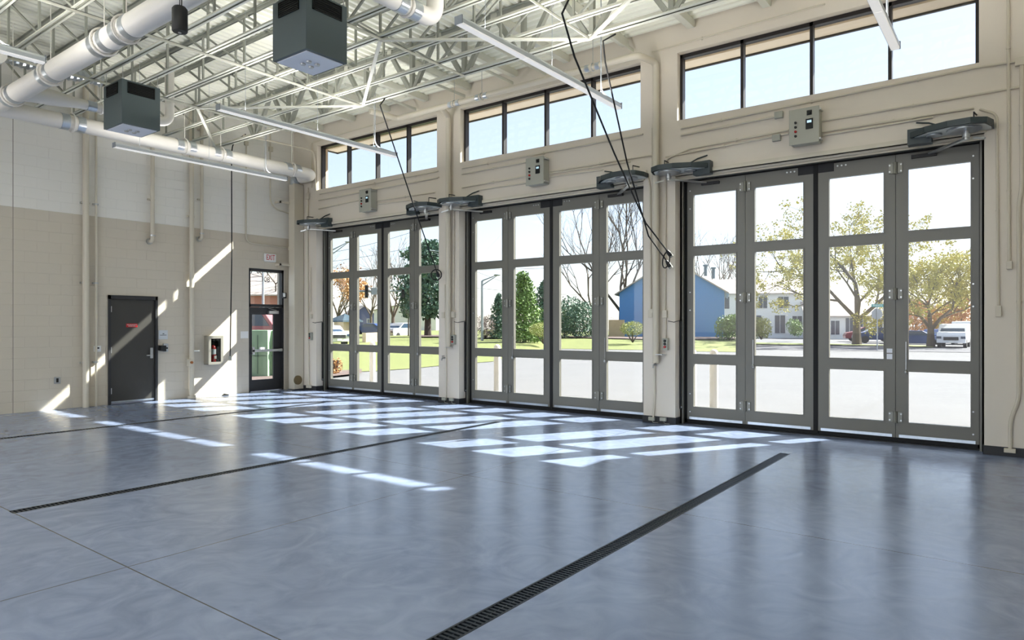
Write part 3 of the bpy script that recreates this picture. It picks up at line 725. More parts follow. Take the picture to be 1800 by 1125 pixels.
wall_pipe(146.5, None, None, .014, 'conduit', 'very thin conduit tight against the leftmost thick pipe')
wall_pipe(169, None, None, .022, 'conduit', 'thin vertical conduit just left of the dark steel door')
wall_pipe(267.5, None, 424, .042, 'gas_pipe', 'vertical pipe turning into the block wall above the dark steel door', True)
wall_pipe(337, None, None, .05, 'drain_pipe', 'thick vertical pipe left of the fire extinguisher cabinet', False, True)
wall_pipe(354, None, 420, .035, 'gas_pipe', 'vertical pipe turning into the block wall above the extinguisher cabinet', True)
def wconduit(pts_px, r, label, plane='Y', off=.03, name='conduit', bendr=.12, material='pipe_paint', boxes=()):
    P = [onY(a, b, WY-off) if plane == 'Y' else onX(a, b, WX-off) for (a, b) in pts_px]
    R = root(name, P[0], label, 'conduit'); r = r*1.25
    m = MB(); m.tube(bend(P, bendr, 5), r, 8); m.build('conduit_run', material, R, smooth=True)
    for i in range(len(P)-1):
        L = (P[i+1]-P[i]).length
        n = int(L/1.3)
        for k in range(n):
            q = P[i].lerp(P[i+1], (k+.5)/n); d = (P[i+1]-P[i]).normalized(); c = MB(); collar(c, q, d, r, .02)
            if plane == 'Y': c.bar(q+Vector((0,0,0)), q+Vector((0,off,0)), .02, .05 if abs(d.z) < .5 else .02)
            else: c.bar(q, q+Vector((off,0,0)), .02, .05 if abs(d.z) < .5 else .02)
            c.build('clamp', 'pipe_paint', R)
    for (a, b, w_, h_) in boxes:
        q = onY(a, b, WY-.03) if plane == 'Y' else onX(a, b, WX-.03); c = MB()
        if plane == 'Y': c.box(q.x-w_/2, q.x+w_/2, WY-.06, WY, q.z-h_/2, q.z+h_/2)
        else: c.box(WX-.06, WX, q.y-w_/2, q.y+w_/2, q.z-h_/2, q.z+h_/2)
        c.build('junction_box', 'pipe_paint', R, bevel=.004)
    return R
wconduit([(433, 250), (432.5, 418), (438, 427), (506, 436)], .014, 'conduit dropping by the black cord and bending toward the corner above the exit sign', boxes=((510, 437, .09, .09), (433, 252, .09, .1)))
wconduit([(475, 235), (475, 366), (515, 377)], .014, 'conduit with a rounded bend high left of the corner duct', bendr=.3, boxes=((476, 262, .1, .12),))
R = root('conduit', onY(428, 238, 14.2), 'thick looping conduit below the joists near the corner', 'conduit')
m = MB(); q1 = onX(541, 262, 10.4); q2 = onX(552, 290, 10.46); m.tube(bend([onY(428, 238, 14.2), q1, (q2.x, q2.y, q1.z-.1), (q2.x+.06, q2.y, onX(553, 335, 10.5).z)], .25, 6), .022, 8); m.build('conduit_run', 'pipe_paint', R, smooth=True)
# door wall conduits, one object per run
def yspan(py1, px1, py2, px2): return ((px1, py1), (px2, py2))
runs = [
 ([(562, 341), (770, 301)], .012, 'thin conduit along the sill of the left high window'),
 ([(560, 352), (771, 312)], .014, 'conduit below the sill line over the left bay door'),
 ([(812, 296), (1130, 236)], .012, 'thin conduit along the sill of the middle high window'),
 ([(812, 306), (925, 285)], .014, 'conduit running to the middle control box from the left'),
 ([(1197, 226), (1720, 118), (1792, 108)], .012, 'thin conduit along the sill of the right high window'),
 ([(1197, 238), (1368, 204)], .014, 'conduit running to the little box left of the right control box'),
 ([(1210, 262), (1386, 229)], .012, 'upper of two parallel conduits left of the right control box'),
 ([(1170, 276), (1386, 235)], .012, 'lower of two parallel conduits left of the right control box'),
 ([(1445, 213), (1792, 153)], .012, 'long conduit from the right control box to the right edge'),
 ([(1445, 232), (1712, 190)], .012, 'upper of two conduits between right control box and operator'),
 ([(1445, 238), (1640, 206)], .012, 'lower of two conduits between right control box and operator'),
 ([(967, 305), (1108, 284)], .012, 'conduit from the middle control box to the operator on its right'),
 ([(967, 311), (1060, 298)], .012, 'second conduit right of the middle control box'),
 ([(967, 302), (1150, 272)], .012, 'upper conduit right of the middle control box reaching the drain pipe'),
 ([(812, 330), (925, 310)], .012, 'conduit left of the middle control box above the operator'),
 ([(842, 334), (925, 322)], .012, 'lowest conduit left of the middle control box'),
 ([(663, 353), (765, 338)], .012, 'conduit from the left control box to the operator on its right'),
 ([(663, 359), (720, 352)], .012, 'second conduit right of the left control box'),
 ([(560, 367), (632, 352)], .012, 'conduit left of the left control box'),
 ([(1146, 92), (1330, 40), (1450, 7)], .010, 'thin conduit above the right high window'),
 ([(548, 330), (548, 251), (700, 207)], .010, 'thin conduit above the left high window'),
]
for pts, r, lb in runs: wconduit(pts, r, lb, 'X', .02, bendr=.05)
# vertical runs on the piers
vr = [
 ([(1147, 225), (1147, 360), (1151, 690), (1148, 738)], .014, 'vertical conduit left of the drain pipe on the pier between middle and right bays', ((1150, 545, .05, .1),)),
 ([(1136, 300), (1143, 330), (1144, 543)], .012, 'short vertical conduit ending in a box at the left of that pier', ((1144, 551, .08, .13),)),
 ([(1212, 262), (1170, 280), (1169, 545)], .012, 'conduit dropping from the operator to a box on the pier left of the right bay', ((1169, 552, .08, .12),)),
 ([(1170, 558), (1170, 596)], .010, 'thin conduit between box and push-button station left of the right bay', ()),
 ([(798, 370), (797, 545)], .012, 'conduit dropping to a box on the pier left of the middle bay', ((797, 553, .09, .13),)),
 ([(797, 560), (797, 592)], .010, 'thin conduit between box and push-button station left of the middle bay', ()),
 ([(782, 500), (784, 625), (784, 700)], .013, 'vertical conduit reaching the black base on the pier left of the middle bay', ((780, 554, .08, .13),)),
 ([(541, 330), (541, 470), (542, 600), (543, 676)], .013, 'vertical conduit in the corner right of the square duct', ((541, 345, .12, .15), (543, 679, .16, .08))),
 ([(546, 470), (546, 548)], .010, 'thin conduit beside the corner pier', ((547, 556, .07, .11),)),
 ([(1722, 192), (1752, 200), (1755, 540)], .012, 'conduit looping from the right operator down the wall at the right', ((1755, 547, .06, .14),)),
 ([(1772, -40), (1774, 460)], .014, 'tall vertical conduit near the right edge ending in a box', ((1774, 466, .06, .1),)),
 ([(1796, 108), (1796, 330), (1791, 360), (1791, 700), (1776, 740), (1776, 790)], .018, 'crooked conduit at the right edge of the photo reaching the base', ((1795, 108, .12, .1), (1775, 792, .12, .05))),
]
for pts, r, lb, bx in vr: wconduit(pts, r, lb, 'X', .025, bendr=.08, boxes=bx)
for (px_, py_, l) in ((1370, 203, 'small box on the conduit left of the right control box'), (1366, 243, 'tiny box touching the left side of the right control box')):
    q = onX(px_, py_, WX); c = MB(); c.box(WX-.06, WX, q.y-.06, q.y+.06, q.z-.05, q.z+.05); tag(c.build('junction_box', 'box_grey', bevel=.005), l, 'junction box')
# low outlet boxes on the black base
for (px_, py_, l) in ((1146, 736, 'left of two small boxes on the black base between middle and right bays'), (1166, 737, 'right of two small boxes on the black base between middle and right bays'), (781, 701, 'left of two small boxes on the black base between left and middle bays'), (794, 702, 'right of two small boxes on the black base between left and middle bays')):
    q = onX(px_, py_, WX-.03); R = root('floor_sensor_box', q, l, 'sensor box', 'base sensor boxes')
    c = MB(); c.box(WX-.06, WX-.012, q.y-.055, q.y+.055, q.z-.03, q.z+.03); c.build('box', 'box_grey', R, bevel=.005)
    c = MB(); c.tube(bend([(WX-.04, q.y-.01, q.z-.03), (WX-.06, q.y-.03, .012), (WX-.05, q.y-.12, .012)], .05), .004, 5); c.build('wire', 'box_grey', R)
# sensor bars on jambs with black cable
for n, yl in enumerate(YL):
    R = root('edge_sensor', (WX+.22, yl-.02, 1.7), 'dark cable and sensor rod at the left jamb of the %s bay' % ORD[n], 'sensor')
    m = MB(); m.box(WX+.16, WX+.20, yl-.03, yl-.005, .25, 1.72); m.build('rod', 'black_plastic', R)
    m = MB(); m.tube([(WX-.02, yl+.12, 1.72), (WX-.03, yl+.01, 1.70), (WX+.0, yl-.012, 1.71), (WX+.17, yl-.02, 1.73)], .006, 6); m.build('cable', 'black_plastic', R)
    m = MB(); m.ball((WX+.17, yl-.035, .28), .012, .012, .012, 8, 6); m.build('tip', 'steel', R)
# push-button stations
for (px_, py_, l) in ((1170, 605, 'push-button station with black and red buttons left of the right bay door'), (797, 597, 'push-button station with black and red buttons left of the middle bay door'), (546, 591, 'push-button station by the corner left of the left bay door')):
    q = onX(px_, py_, WX-.04); R = root('button_station', q, l, 'button station')
    m = MB(); m.box(WX-.07, WX, q.y-.045, q.y+.045, q.z-.10, q.z+.10); m.build('case', 'box_grey', R, bevel=.006)
    for k, c in enumerate(('black_plastic', 'black_plastic', 'extinguisher')):
        m = MB(); m.lathe([(.02, -.09), (.022, -.07)], (WX, q.y, q.z+.055-.05*k), 12, 0); b_ = m.build('button', c, R, smooth=True)
# hose bibs
for (px_, py_, l) in ((1151, 641, 'small valve on the pier between middle and right bays'), (780, 629, 'small valve on the pier between left and middle bays')):
    q = onX(px_, py_, WX-.05); R = root('hose_valve', q, l, 'valve')
    m = MB(); m.tube([(WX, q.y, q.z), (WX-.1, q.y, q.z), (WX-.12, q.y, q.z-.05)], .014, 8); m.build('body', 'steel', R, smooth=True)
    m = MB(); m.lathe([(.03, 0), (.03, .012)], (WX-.07, q.y, q.z+.03), 12); m.build('handwheel', 'black_plastic', R)
for (px_, py_, l) in ((1161, 623, 'thin metal hook plate above the valve between middle and right bays'), (789, 611, 'thin metal hook plate above the valve between left and middle bays')):
    q = onX(px_, py_, WX-.1); c = MB(); c.box(WX-.16, WX-.03, q.y-.05, q.y+.06, q.z-.005, q.z+.005); tag(c.build('hook_plate', 'steel'), l, 'bracket')

# ------------------------------------------------------------------ control boxes
def control_box(y0, y1, z0, z1, label, alt):
    xf = WX-.2; R = root('control_box', (WX, (y0+y1)/2, z0), label, 'control box', 'bay door control boxes')
    m = MB(); m.box(xf+.018, WX, y0+.01, y1-.01, z0, z1); m.build('case', 'box_grey', R, bevel=.01)
    m = MB(); m.box(xf, xf+.018, y0, y1, z0-.01, z1+.01); D = m.build('cover', 'box_grey', R, bevel=.008)
    w = y1-y0; h = z1-z0; yb = y1-w*.22
    for k, c in enumerate(('black_plastic', 'black_plastic', 'extinguisher', 'black_plastic')):
        m = MB(); m.lathe([(.016, -.02), (.02, 0)], (xf, yb, z0+h*(.62-.13*k)), 12, 0); m.build('button', c, D, smooth=True)
    yc = y0+w*.32
    m = MB(); m.box(xf-.012, xf, yc-.035, yc+.035, z0+h*.78, z0+h*.92); m.build('switch', 'black_plastic', D, bevel=.004)
    m = MB(); m.lathe([(.024, -.03), (.028, -.01)], (xf, yc, z0+h*.85), 12, 0); m.build('switch_knob', 'louver', D, smooth=True)
    m = MB(); m.box(xf-.01, xf, yc-.05, yc+.05, z0+h*.38, z0+h*.68); m.build('panel', 'louver', D, bevel=.005)
    m = MB(); m.box(xf-.013, xf-.01, yc-.03, yc+.03, z0+h*.56, z0+h*.63); m.build('display', 'display', D)
    for z in (z0+.04, z1-.04):
        m = MB(); m.box(xf+.01, WX-.05, y0-.02, y0, z-.012, z+.012); m.build('latch', 'steel', R)
b0 = onX(1387, 255, WX-.2); b1 = onX(1440, 255, WX-.2)
control_box(b1.y, b0.y, 4.29, 4.79, 'grey control box above the right bay door', 0)
control_box(b1.y+4.77, b0.y+4.77, 4.29, 4.79, 'grey control box above the middle bay door', 0)
control_box(b1.y+9.54, b0.y+9.54, 4.27, 4.77, 'grey control box above the left bay door', 0)

# ------------------------------------------------------------------ door operators
def operator(yj, side, label):
    # side +1: left jamb (housing reaches left beyond jamb), -1: right jamb
    s = side
    def Y(t): return yj+s*t            # t grows toward the jamb side
    z0, z1 = 4.10, 4.22
    R = root('door_operator', (WX, yj, z0), label, 'door operator', 'bay door swing operators')
    # plan outline: back plate on the wall, curved nose towards the room
    arcp = [(-.62, 0), (-.60, .16), (-.42, .36), (-.16, .48), (.08, .50), (.24, .40), (.30, .20), (.30, .02)]
    out = [(WX-d, Y(t)) for (t, d) in arcp]
    m = MB()
    m.prism(out, 2, z1-.012, z1); 
    for i in range(len(out)-1):
        p, q = Vector((out[i][0], out[i][1], 0)), Vector((out[i+1][0], out[i+1][1], 0))
        h = .075
        m.bar(p+Vector((0,0,z1-h/2)), q+Vector((0,0,z1-h/2)), .012, h)
    m.build('hood', 'op_grey', R)
    m = MB(); m.box(WX-.14, WX-.0, min(Y(-.64), Y(-.36)), max(Y(-.64), Y(-.36)), z0-.04, z1+.05); m.build('motor_box', 'op_grey', R, bevel=.004)
    m = MB(); m.prism([(WX-d*.86, Y(t*.93)) for (t, d) in arcp], 2, z1-.075, z1-.065); m.build('plate', 'op_light', R)
    m = MB(); m.lathe([(.19, -.02), (.19, 0), (.155, .0), (.155, -.012)], (WX-.24, Y(.0), z1-.08), 24); m.build('sprocket', 'galv', R, smooth=True)
    m = MB(); m.lathe([(.09, -.02), (.09, 0)], (WX-.18, Y(-.33), z1-.08), 20); m.build('pulley', 'galv', R, smooth=True)
    m = MB(); m.lathe([(.03, -.13), (.03, 0)], (WX-.22, Y(.02), z1-.08), 12); m.lathe([(.045, -.10), (.045, -.06)], (WX-.22, Y(.02), z1-.08), 12); m.build('spindle', 'steel', R, smooth=True)
    m = MB(); m.bar((WX-.22, Y(.04), z1-.19), (LX-.03, Y(-.42), 4.0), .055, .025); m.bar((WX-.22, Y(.1), z1-.2), (WX-.3, Y(.22), z1-.24), .025, .025); A = m.build('drive_arm', 'steel', R)
    m = MB(); m.box(LX-.04, LX-.0, min(Y(-.34), Y(-.64)), max(Y(-.34), Y(-.64)), 3.965, 4.01); m.build('leaf_bracket', 'black_plastic', R)
    m = MB(); m.lathe([(.04, 0), (.04, .05), (.02, .06)], (WX-.12, Y(-.2), z1), 12); m.tube([(WX-.1, Y(-.24), z1+.03), (WX-.04, Y(-.4), z1+.12), (WX, Y(-.55), z1+.16)], .012, 6); m.build('cable_gland', 'op_grey', R, smooth=True)
    m = MB(); m.tube([(WX-.2, Y(.1), z1), (WX-.2, Y(.1), z1+.13)], .008, 6); m.tube([(WX-.2, Y(.1), z1+.13), (WX, Y(.12), z1+.14)], .01, 6); m.build('hanger_rod', 'black_plastic', R)
for n, yl in enumerate(YL):
    operator(yl, 1, 'dark grey door operator at the left jamb above the %s bay door' % ORD[n])
    operator(yl-4.195+.2, -1, 'dark grey door operator at the right jamb above the %s bay door' % ORD[n])

# ------------------------------------------------------------------ hanging cords
def cord(pts, r, label, plug):
    R = root('pull_cord', pts[-1], label, 'power cord')
    m = MB(); m.tube(pts, r, 8); m.build('cord', 'rubber', R, smooth=True)
    d = (Vector(pts[-1])-Vector(pts[-2])).normalized(); p = Vector(pts[-1])
    m = MB(); m.tube([p, p+d*.07, p+d*.12], [.02, .036, .034], 12); m.build('plug', 'black_plastic', R, smooth=True)
    m = MB(); m.tube([p+d*.12, p+d*.15], .036, 12); m.build('plug_face', 'box_grey', R, smooth=True)
    return R
XC = WX-.16
t1 = onX(662, 181, 8.4); t1.z = 5.72
c1 = [tuple(at(676, 174, 12.3)), tuple(at(668, 185, 12.1)), tuple(at(690, 250, 12.5)), tuple(at(730, 370, 13.2)), tuple(at(768, 478, 14.3))]
cord(c1, .012, 'black power cord slanting down to the pier left of the middle bay door', 0)
# coil on the first cord
q = at(767, 483, 14.2); m = MB(); m.tube([q+RT*.11*math.cos(t)+Vector((0,0,.11*math.sin(t))) for t in [2*math.pi*i/20 for i in range(21)]], .012, 8)
tag(m.build('cord_loop', 'rubber', smooth=True), 'black cord loop tied up at the pier left of the middle bay door', 'cord')
c2 = [tuple(at(1030, -72, 7.6)), tuple(at(1002, -6, 7.5)), tuple(at(988, 24, 7.5)), tuple(at(1010, 100, 8.0)), tuple(at(1080, 270, 9.6)), tuple(at(1135, 392, 10.6)), tuple(at(1172, 440, 10.95))]
cord(c2, .012, 'black cord, left of the two slanting to the pier between middle and right bays', 0)
c3 = [tuple(at(1082, 60, 9.6)), tuple(at(1060, 72, 9.5)), tuple(at(1064, 110, 9.6)), tuple(at(1102, 285, 10.2)), tuple(at(1140, 415, 10.9)), tuple(at(1167, 452, 11.1)), tuple(at(1171, 458, 11.1))]
cord(c3, .012, 'black cord, right of the two slanting to the pier between middle and right bays', 0)
q = at(1171, 457, 11.0); m = MB(); m.tube([q+RT*(.055*math.cos(t)+.02*math.sin(t))+Vector((0,0,.13*math.sin(t)+.0)) for t in [2*math.pi*i/20 for i in range(21)]], .011, 8)
tag(m.build('cord_loop', 'rubber', smooth=True), 'narrow black cord loop hanging at the pier between middle and right bays', 'cord')
# straight cord by the block wall
y = 14.55; a = onY(407, 252, y); b = onY(404.5, 626, y)
R = root('pull_cord', b, 'long straight black cord hanging in front of the block wall', 'power cord')
m = MB(); m.tube(bend([onY(432, 236, y-.3), onY(410, 250, y), a-Vector((0,0,.2)), onY(407.5, 450, y), b], .2), .013, 8); m.build('cord', 'rubber', R, smooth=True)
m = MB(); m.tube([b+Vector((0,0,.0)), b-Vector((0,0,.1))], .034, 12); m.build('plug', 'box_grey', R, smooth=True)

# ------------------------------------------------------------------ small things on the block wall
p0 = onY(463, 460, WY); p1 = onY(484.5, 446, WY)
R = root('exit_sign', ((p0.x+p1.x)/2, WY, p0.z), 'white exit sign with red letters above the glazed exit door', 'exit sign')
cx = (p0.x+p1.x)/2; cz = onY(474, 453.5, WY).z
m = MB(); m.box(cx-.17, cx+.15, WY-.06, WY, cz-.1, cz+.1); m.build('case', 'sign_white', R, bevel=.012)
text('EXIT', 'letters', .19, 'exit_red', (cx-.01, WY-.062, cz), (math.pi/2, 0, 0), R, sx=.62)
# fire extinguisher cabinet
p0 = onY(366, 640, WY-.18); p1 = onY(392, 591, WY-.18)
cw0 = p0.x; cw1 = p1.x; z0 = onY(380, 640.5, WY-.18).z; z1 = onY(380, 590.5, WY-.18).z; yf = WY-.18
R = root('extinguisher_cabinet', ((cw0+cw1)/2, WY, z0), 'metal wall cabinet with a glass front between pipe and exit door', 'cabinet')
m = MB(); m.box(cw0, cw0+.01, yf, WY, z0, z1); m.box(cw1-.01, cw1, yf, WY, z0, z1); m.box(cw0, cw1, yf, WY, z0, z0+.01); m.box(cw0, cw1, yf, WY, z1-.01, z1); m.build('body', 'cabinet', R)
m = MB(); m.box(cw0+.01, cw1-.01, WY-.01, WY, z0+.01, z1-.01); m.build('back_panel', 'drain_pit', R)
m = MB(); fy0, fy1 = yf-.015, yf; fw = .06
m.box(cw0, cw0+fw, fy0, fy1, z0, z1); m.box(cw1-fw, cw1, fy0, fy1, z0, z1); m.box(cw0+fw, cw1-fw, fy0, fy1, z0, z0+fw); m.box(cw0+fw, cw1-fw, fy0, fy1, z1-fw, z1); D = m.build('door_frame', 'cabinet', R)
m = MB(); m.box(cw0+fw, cw1-fw, yf-.009, yf-.004, z0+fw, z1-fw); m.build('glass_pane', 'glass', D)
m = MB(); m.tube([(cw0+.03, fy0-.02, (z0+z1)/2-.04), (cw0+.03, fy0-.02, (z0+z1)/2+.04)], .007, 6); m.build('pull', 'steel', D)
ex = (cw0+cw1)/2-.015; ey = WY-.1
R2 = root('fire_extinguisher', (ex, ey, z0+.01), 'red fire extinguisher standing inside the metal wall cabinet', 'fire extinguisher')
m = MB(); m.lathe([(.055, 0), (.06, .02), (.06, .36), (.045, .41), (.02, .43)], (ex, ey, z0+.012), 20); m.build('tank', 'extinguisher', R2, smooth=True)
m = MB(); m.lathe([(.0615, .22), (.0615, .34)], (ex, ey, z0+.012), 20); m.build('label_band', 'heater_panel', R2, smooth=True)
m = MB(); m.box(ex-.005, ex+.045, ey-.064, ey-.058, z0+.13, z0+.2); m.build('tag', 'sign_white', R2)
m = MB(); m.lathe([(.022, .43), (.022, .48)], (ex, ey, z0+.012), 12); m.bar((ex-.05, ey-.0, z0+.5), (ex+.05, ey-.02, z0+.53), .018, .012); m.bar((ex-.05, ey, z0+.475), (ex+.04, ey, z0+.485), .018, .01); m.build('valve_handle', 'black_plastic', R2)
m = MB(); m.tube(bend([(ex+.02, ey, z0+.46), (ex+.085, ey, z0+.45), (ex+.07, ey, z0+.2)], .04), .01, 8); m.build('hose', 'black_plastic', R2, smooth=True)
def plate(px_, py_, w_, h_, d_, name, label, cat, material, mk=None):
    q = onY(px_, py_, WY); R = root(name, q, label, cat); m = MB(); m.box(q.x-w_/2, q.x+w_/2, WY-d_, WY, q.z-h_/2, q.z+h_/2); m.build('plate', material, R, bevel=.003)
    if mk: mk(R, q)
def mk_line(R, q):
    m = MB(); m.box(q.x-.07, q.x+.07, WY-.014, WY-.011, q.z-.012, q.z-.002); m.build('dark_bar', 'black_plastic', R); m = MB(); m.box(q.x-.015, q.x+.02, WY-.014, WY-.011, q.z+.015, q.z+.03); m.build('mark', 'black_plastic', R)
plate(286.5, 588.5, .2, .2, .011, 'room_sign', 'pale square sign with a dark bar right of the steel door', 'sign', 'lamp_body', mk_line)
def mk_outlet(R, q):
    m = MB(); m.box(q.x-.02, q.x+.02, WY-.014, WY-.01, q.z-.04, q.z+.04); m.build('socket', 'black_plastic', R)
plate(100.5, 668.5, .11, .13, .012, 'wall_outlet', 'metal outlet plate low on the block wall at the left', 'outlet', 'steel', mk_outlet)
def mk_t(R, q):
    m = MB(); m.box(q.x-.03, q.x+.03, WY-.035, WY-.03, q.z+.0, q.z+.03); m.build('screen', 'black_plastic', R)
plate(170.5, 613, .13, .12, .03, 'thermostat', 'white thermostat on the thin conduit left of the steel door', 'thermostat', 'sign_white', mk_t)
def mk_k(R, q):
    m = MB(); m.lathe([(.018, -.05), (.018, -.03)], (q.x+.02, WY, q.z-.01), 10, 1); m.build('key_cylinder', 'black_plastic', R)
    m = MB(); m.prism([(q.x-.16, q.z-.06), (q.x-.04, q.z-.08), (q.x-.04, q.z+.05), (q.x-.15, q.z+.05)], 1, WY-.14, WY-.0); m.build('reader_hood', 'black_plastic', R, bevel=.01)
plate(290.5, 611, .1, .18, .03, 'door_release', 'metal key plate with dark hood right of the steel door', 'door release', 'galv', mk_k)
plate(429.5, 588.5, .2, .17, .012, 'room_sign', 'small white sign left of the glazed exit door', 'sign', 'sign_white')
plate(342, 616.5, .14, .025, .1, 'pipe_tag', 'small white tag beside the thick pipe left of the cabinet', 'tag', 'sign_white')
R = root('pipe_valve', onY(335, 637, WY-.1), 'brass cleanout on the thick pipe left of the cabinet', 'valve'); q = onY(334.5, 637, WY-.12)
m = MB(); m.box(q.x-.05, q.x+.05, WY-.17, WY-.05, q.z-.09, q.z+.07); m.build('body', 'pipe_paint', R, bevel=.01); m = MB(); m.lathe([(.03, -.03), (.03, 0)], (q.x, WY-.17, q.z), 12, 1); m.build('cap', 'copper', R, smooth=True)
q = onY(508, 519, WY-.25); R = root('wall_beacon', q, 'small black and white device on the wall right of the exit door', 'device')
m = MB(); m.box(q.x-.03, q.x+.05, WY-.07, WY, q.z-.07, q.z+.07); m.build('back_box', 'black_plastic', R); m = MB(); m.box(q.x-.05, q.x-.0, WY-.11, WY-.07, q.z-.04, q.z+.06); m.build('lens', 'sign_white', R, bevel=.01)
q = onZ(396, 695.5, 0); R = root('door_stop', q, 'small dark door stop on the floor left of the exit door', 'door stop')
m = MB(); m.prism([(q.x-.08, 0), (q.x+.08, 0), (q.x+.06, .03), (q.x-.02, .05)], 1, q.y-.03, q.y+.03); m.build('wedge', 'black_plastic', R)
# ------------------------------------------------------------------ outdoors
def GZ(z): return 0 if z < 30 else min(.55, (z-30)/28*.55)     # ground rises gently to the east lawn
def gp(px_, z, g=None):
    g = GZ(z) if g is None else g; d = ray(px_, 570.5); return Vector((z*d.x, z*d.y, g))
def poly(name, pts, z, material, label, cat):
    m = MB(); m.quad(*[(p[0], p[1], z if len(p) < 3 else p[2]) for p in pts]); tag(m.build(name, material), label, cat, kind='structure')
# main lawn as a gently rising sheet (grid)
def sheet(name, pxs, zs, material, label, cat, lift=0.0, flat=False, kind='structure'):
    m = MB(); g = [[gp(px_, z, (0 if flat else None)) for px_ in pxs] for z in zs]
    for i in range(len(zs)-1):
        for j in range(len(pxs)-1):
            q = [g[i][j], g[i][j+1], g[i+1][j+1], g[i+1][j]]; m.quad(*[p+Vector((0,0,lift)) for p in q])
    tag(m.build(name, material), label, cat, kind=kind)
m = MB()
front = [(380, 20), (585, 22), (600, 23.6), (660, 24.2), (720, 25.5), (770, 27.2), (866, 30.5), (905, 38), (955, 46), (1000, 46.5), (1060, 45), (1129, 44.5), (1220, 42), (1293, 41), (1320, 44)]
zs = [0, .12, .25, .6, 1.0]
G_ = []
for (px_, z0) in front:
    back = 150 if px_ < 1000 else 110 if px_ < 1300 else 60
    G_.append([gp(px_, z0+(back-z0)*t, 0.0 if t == 0 else None) for t in zs])
for j in range(len(front)-1):
    for i in range(4):
        q = [G_[j][i], G_[j+1][i], G_[j+1][i+1], G_[j][i+1]]; m.quad(*[p+Vector((0,0,.0)) for p in q])
tag(m.build('lawn', 'lawn'), 'sunny green lawn beyond the concrete apron', 'lawn', kind='structure')
m = MB()
for (a, za, b, zb, d) in ((845, 56, 1000, 57, 3), (1000, 57, 1129, 53, 4), (1129, 53, 1293, 53, 4)):
    q = [gp(a, za), gp(b, zb), gp(b, zb+d), gp(a, za+d)]; m.quad(*[p+Vector((0,0,.08)) for p in q])
tag(m.build('mulch_bed', 'mulch'), 'dark mulch strip under the round bushes', 'mulch bed', kind='structure')
m = MB(); q = [gp(560, 20.5, 0), gp(636, 22.5, 0), gp(636, 24.6, 0), gp(560, 23, 0)]; m.quad(*[p+Vector((0,0,.05)) for p in q])
tag(m.build('mulch_bed', 'mulch'), 'reddish mulch patch at the lawn edge behind the left bay door', 'mulch bed', kind='structure')
m = MB(); q = [gp(728, 57), gp(776, 57), gp(776, 65), gp(728, 65)]; m.quad(*[p+Vector((0,0,.12)) for p in q])
tag(m.build('mulch_bed', 'mulch'), 'mulch ring in the shade under the dark magnolia tree', 'mulch bed', kind='structure')
m = MB(); a = gp(1310, 47, 0); m.quad(gp(1300, 46, .0), gp(1900, 38, .0), gp(1900, 52, .0), gp(1300, 52, .0))
tag(m.build('street', 'asphalt'), 'grey street crossing behind the right bay door', 'street', kind='structure')
m = MB(); m.quad(gp(1300, 56, .05), gp(1570, 52, .05), gp(1640, 47.5, .05), gp(1640, 52, .05), gp(1300, 62, .05))
tag(m.build('verge', 'lawn'), 'thin grass verge across the street', 'verge', kind='structure')
m = MB(); 
for k in range(1): m.quad(gp(300, 19.5, .0), gp(500, 17.6, .0), gp(500, 24, .03), gp(300, 24, .03))
tag(m.build('mulch_bed', 'mulch'), 'reddish mulch at the foot of the green utility boxes', 'mulch bed', kind='structure')

def blob_leaves(m, c, r, n, size, rnd, shell=.55):
    for _ in range(n):
        u = rnd.uniform(-1, 1); t = rnd.uniform(0, 2*math.pi); k = (shell+(1-shell)*rnd.random()**.6)
        s = math.sqrt(1-u*u); p = Vector((c[0]+r[0]*k*s*math.cos(t), c[1]+r[1]*k*s*math.sin(t), c[2]+r[2]*k*u))
        a = Vector((rnd.gauss(0,1), rnd.gauss(0,1), rnd.gauss(0,1))).normalized(); b = a.cross(Vector((rnd.gauss(0,1), rnd.gauss(0,1), rnd.gauss(0,1)))).normalized()
        sz = size*rnd.uniform(.6, 1.4); m.quad(p-a*sz, p+b*sz*.6, p+a*sz, p-b*sz*.6)
def branches(m, p, d, L, r, depth, rnd, tips, spread=.55, up=.12, n=3, seg=2):
    pts = [p]; q = p; dd = d
    for i in range(seg):
        dd = (dd+Vector((rnd.gauss(0,.12), rnd.gauss(0,.12), rnd.gauss(0,.06)+up*.4))).normalized(); q = q+dd*L/seg; pts.append(q)
    m.tube(pts, [r*(1-.45*i/seg) for i in range(seg+1)], 5 if depth > 1 else 3, cap=False)
    tips.append(q)
    if depth == 0: return
    for k in range(n):
        t = rnd.uniform(0, 2*math.pi); ax = dd.orthogonal().normalized(); ax = Matrix.Rotation(t, 3, dd) @ ax
        nd = (dd+ax*spread*rnd.uniform(.7, 1.5)+Vector((0,0,up))).normalized()
        st = pts[-1] if k < 2 else pts[-2]
        branches(m, st, nd, L*rnd.uniform(.62, .85), r*.55, depth-1, rnd, tips, spread, up, n, seg)
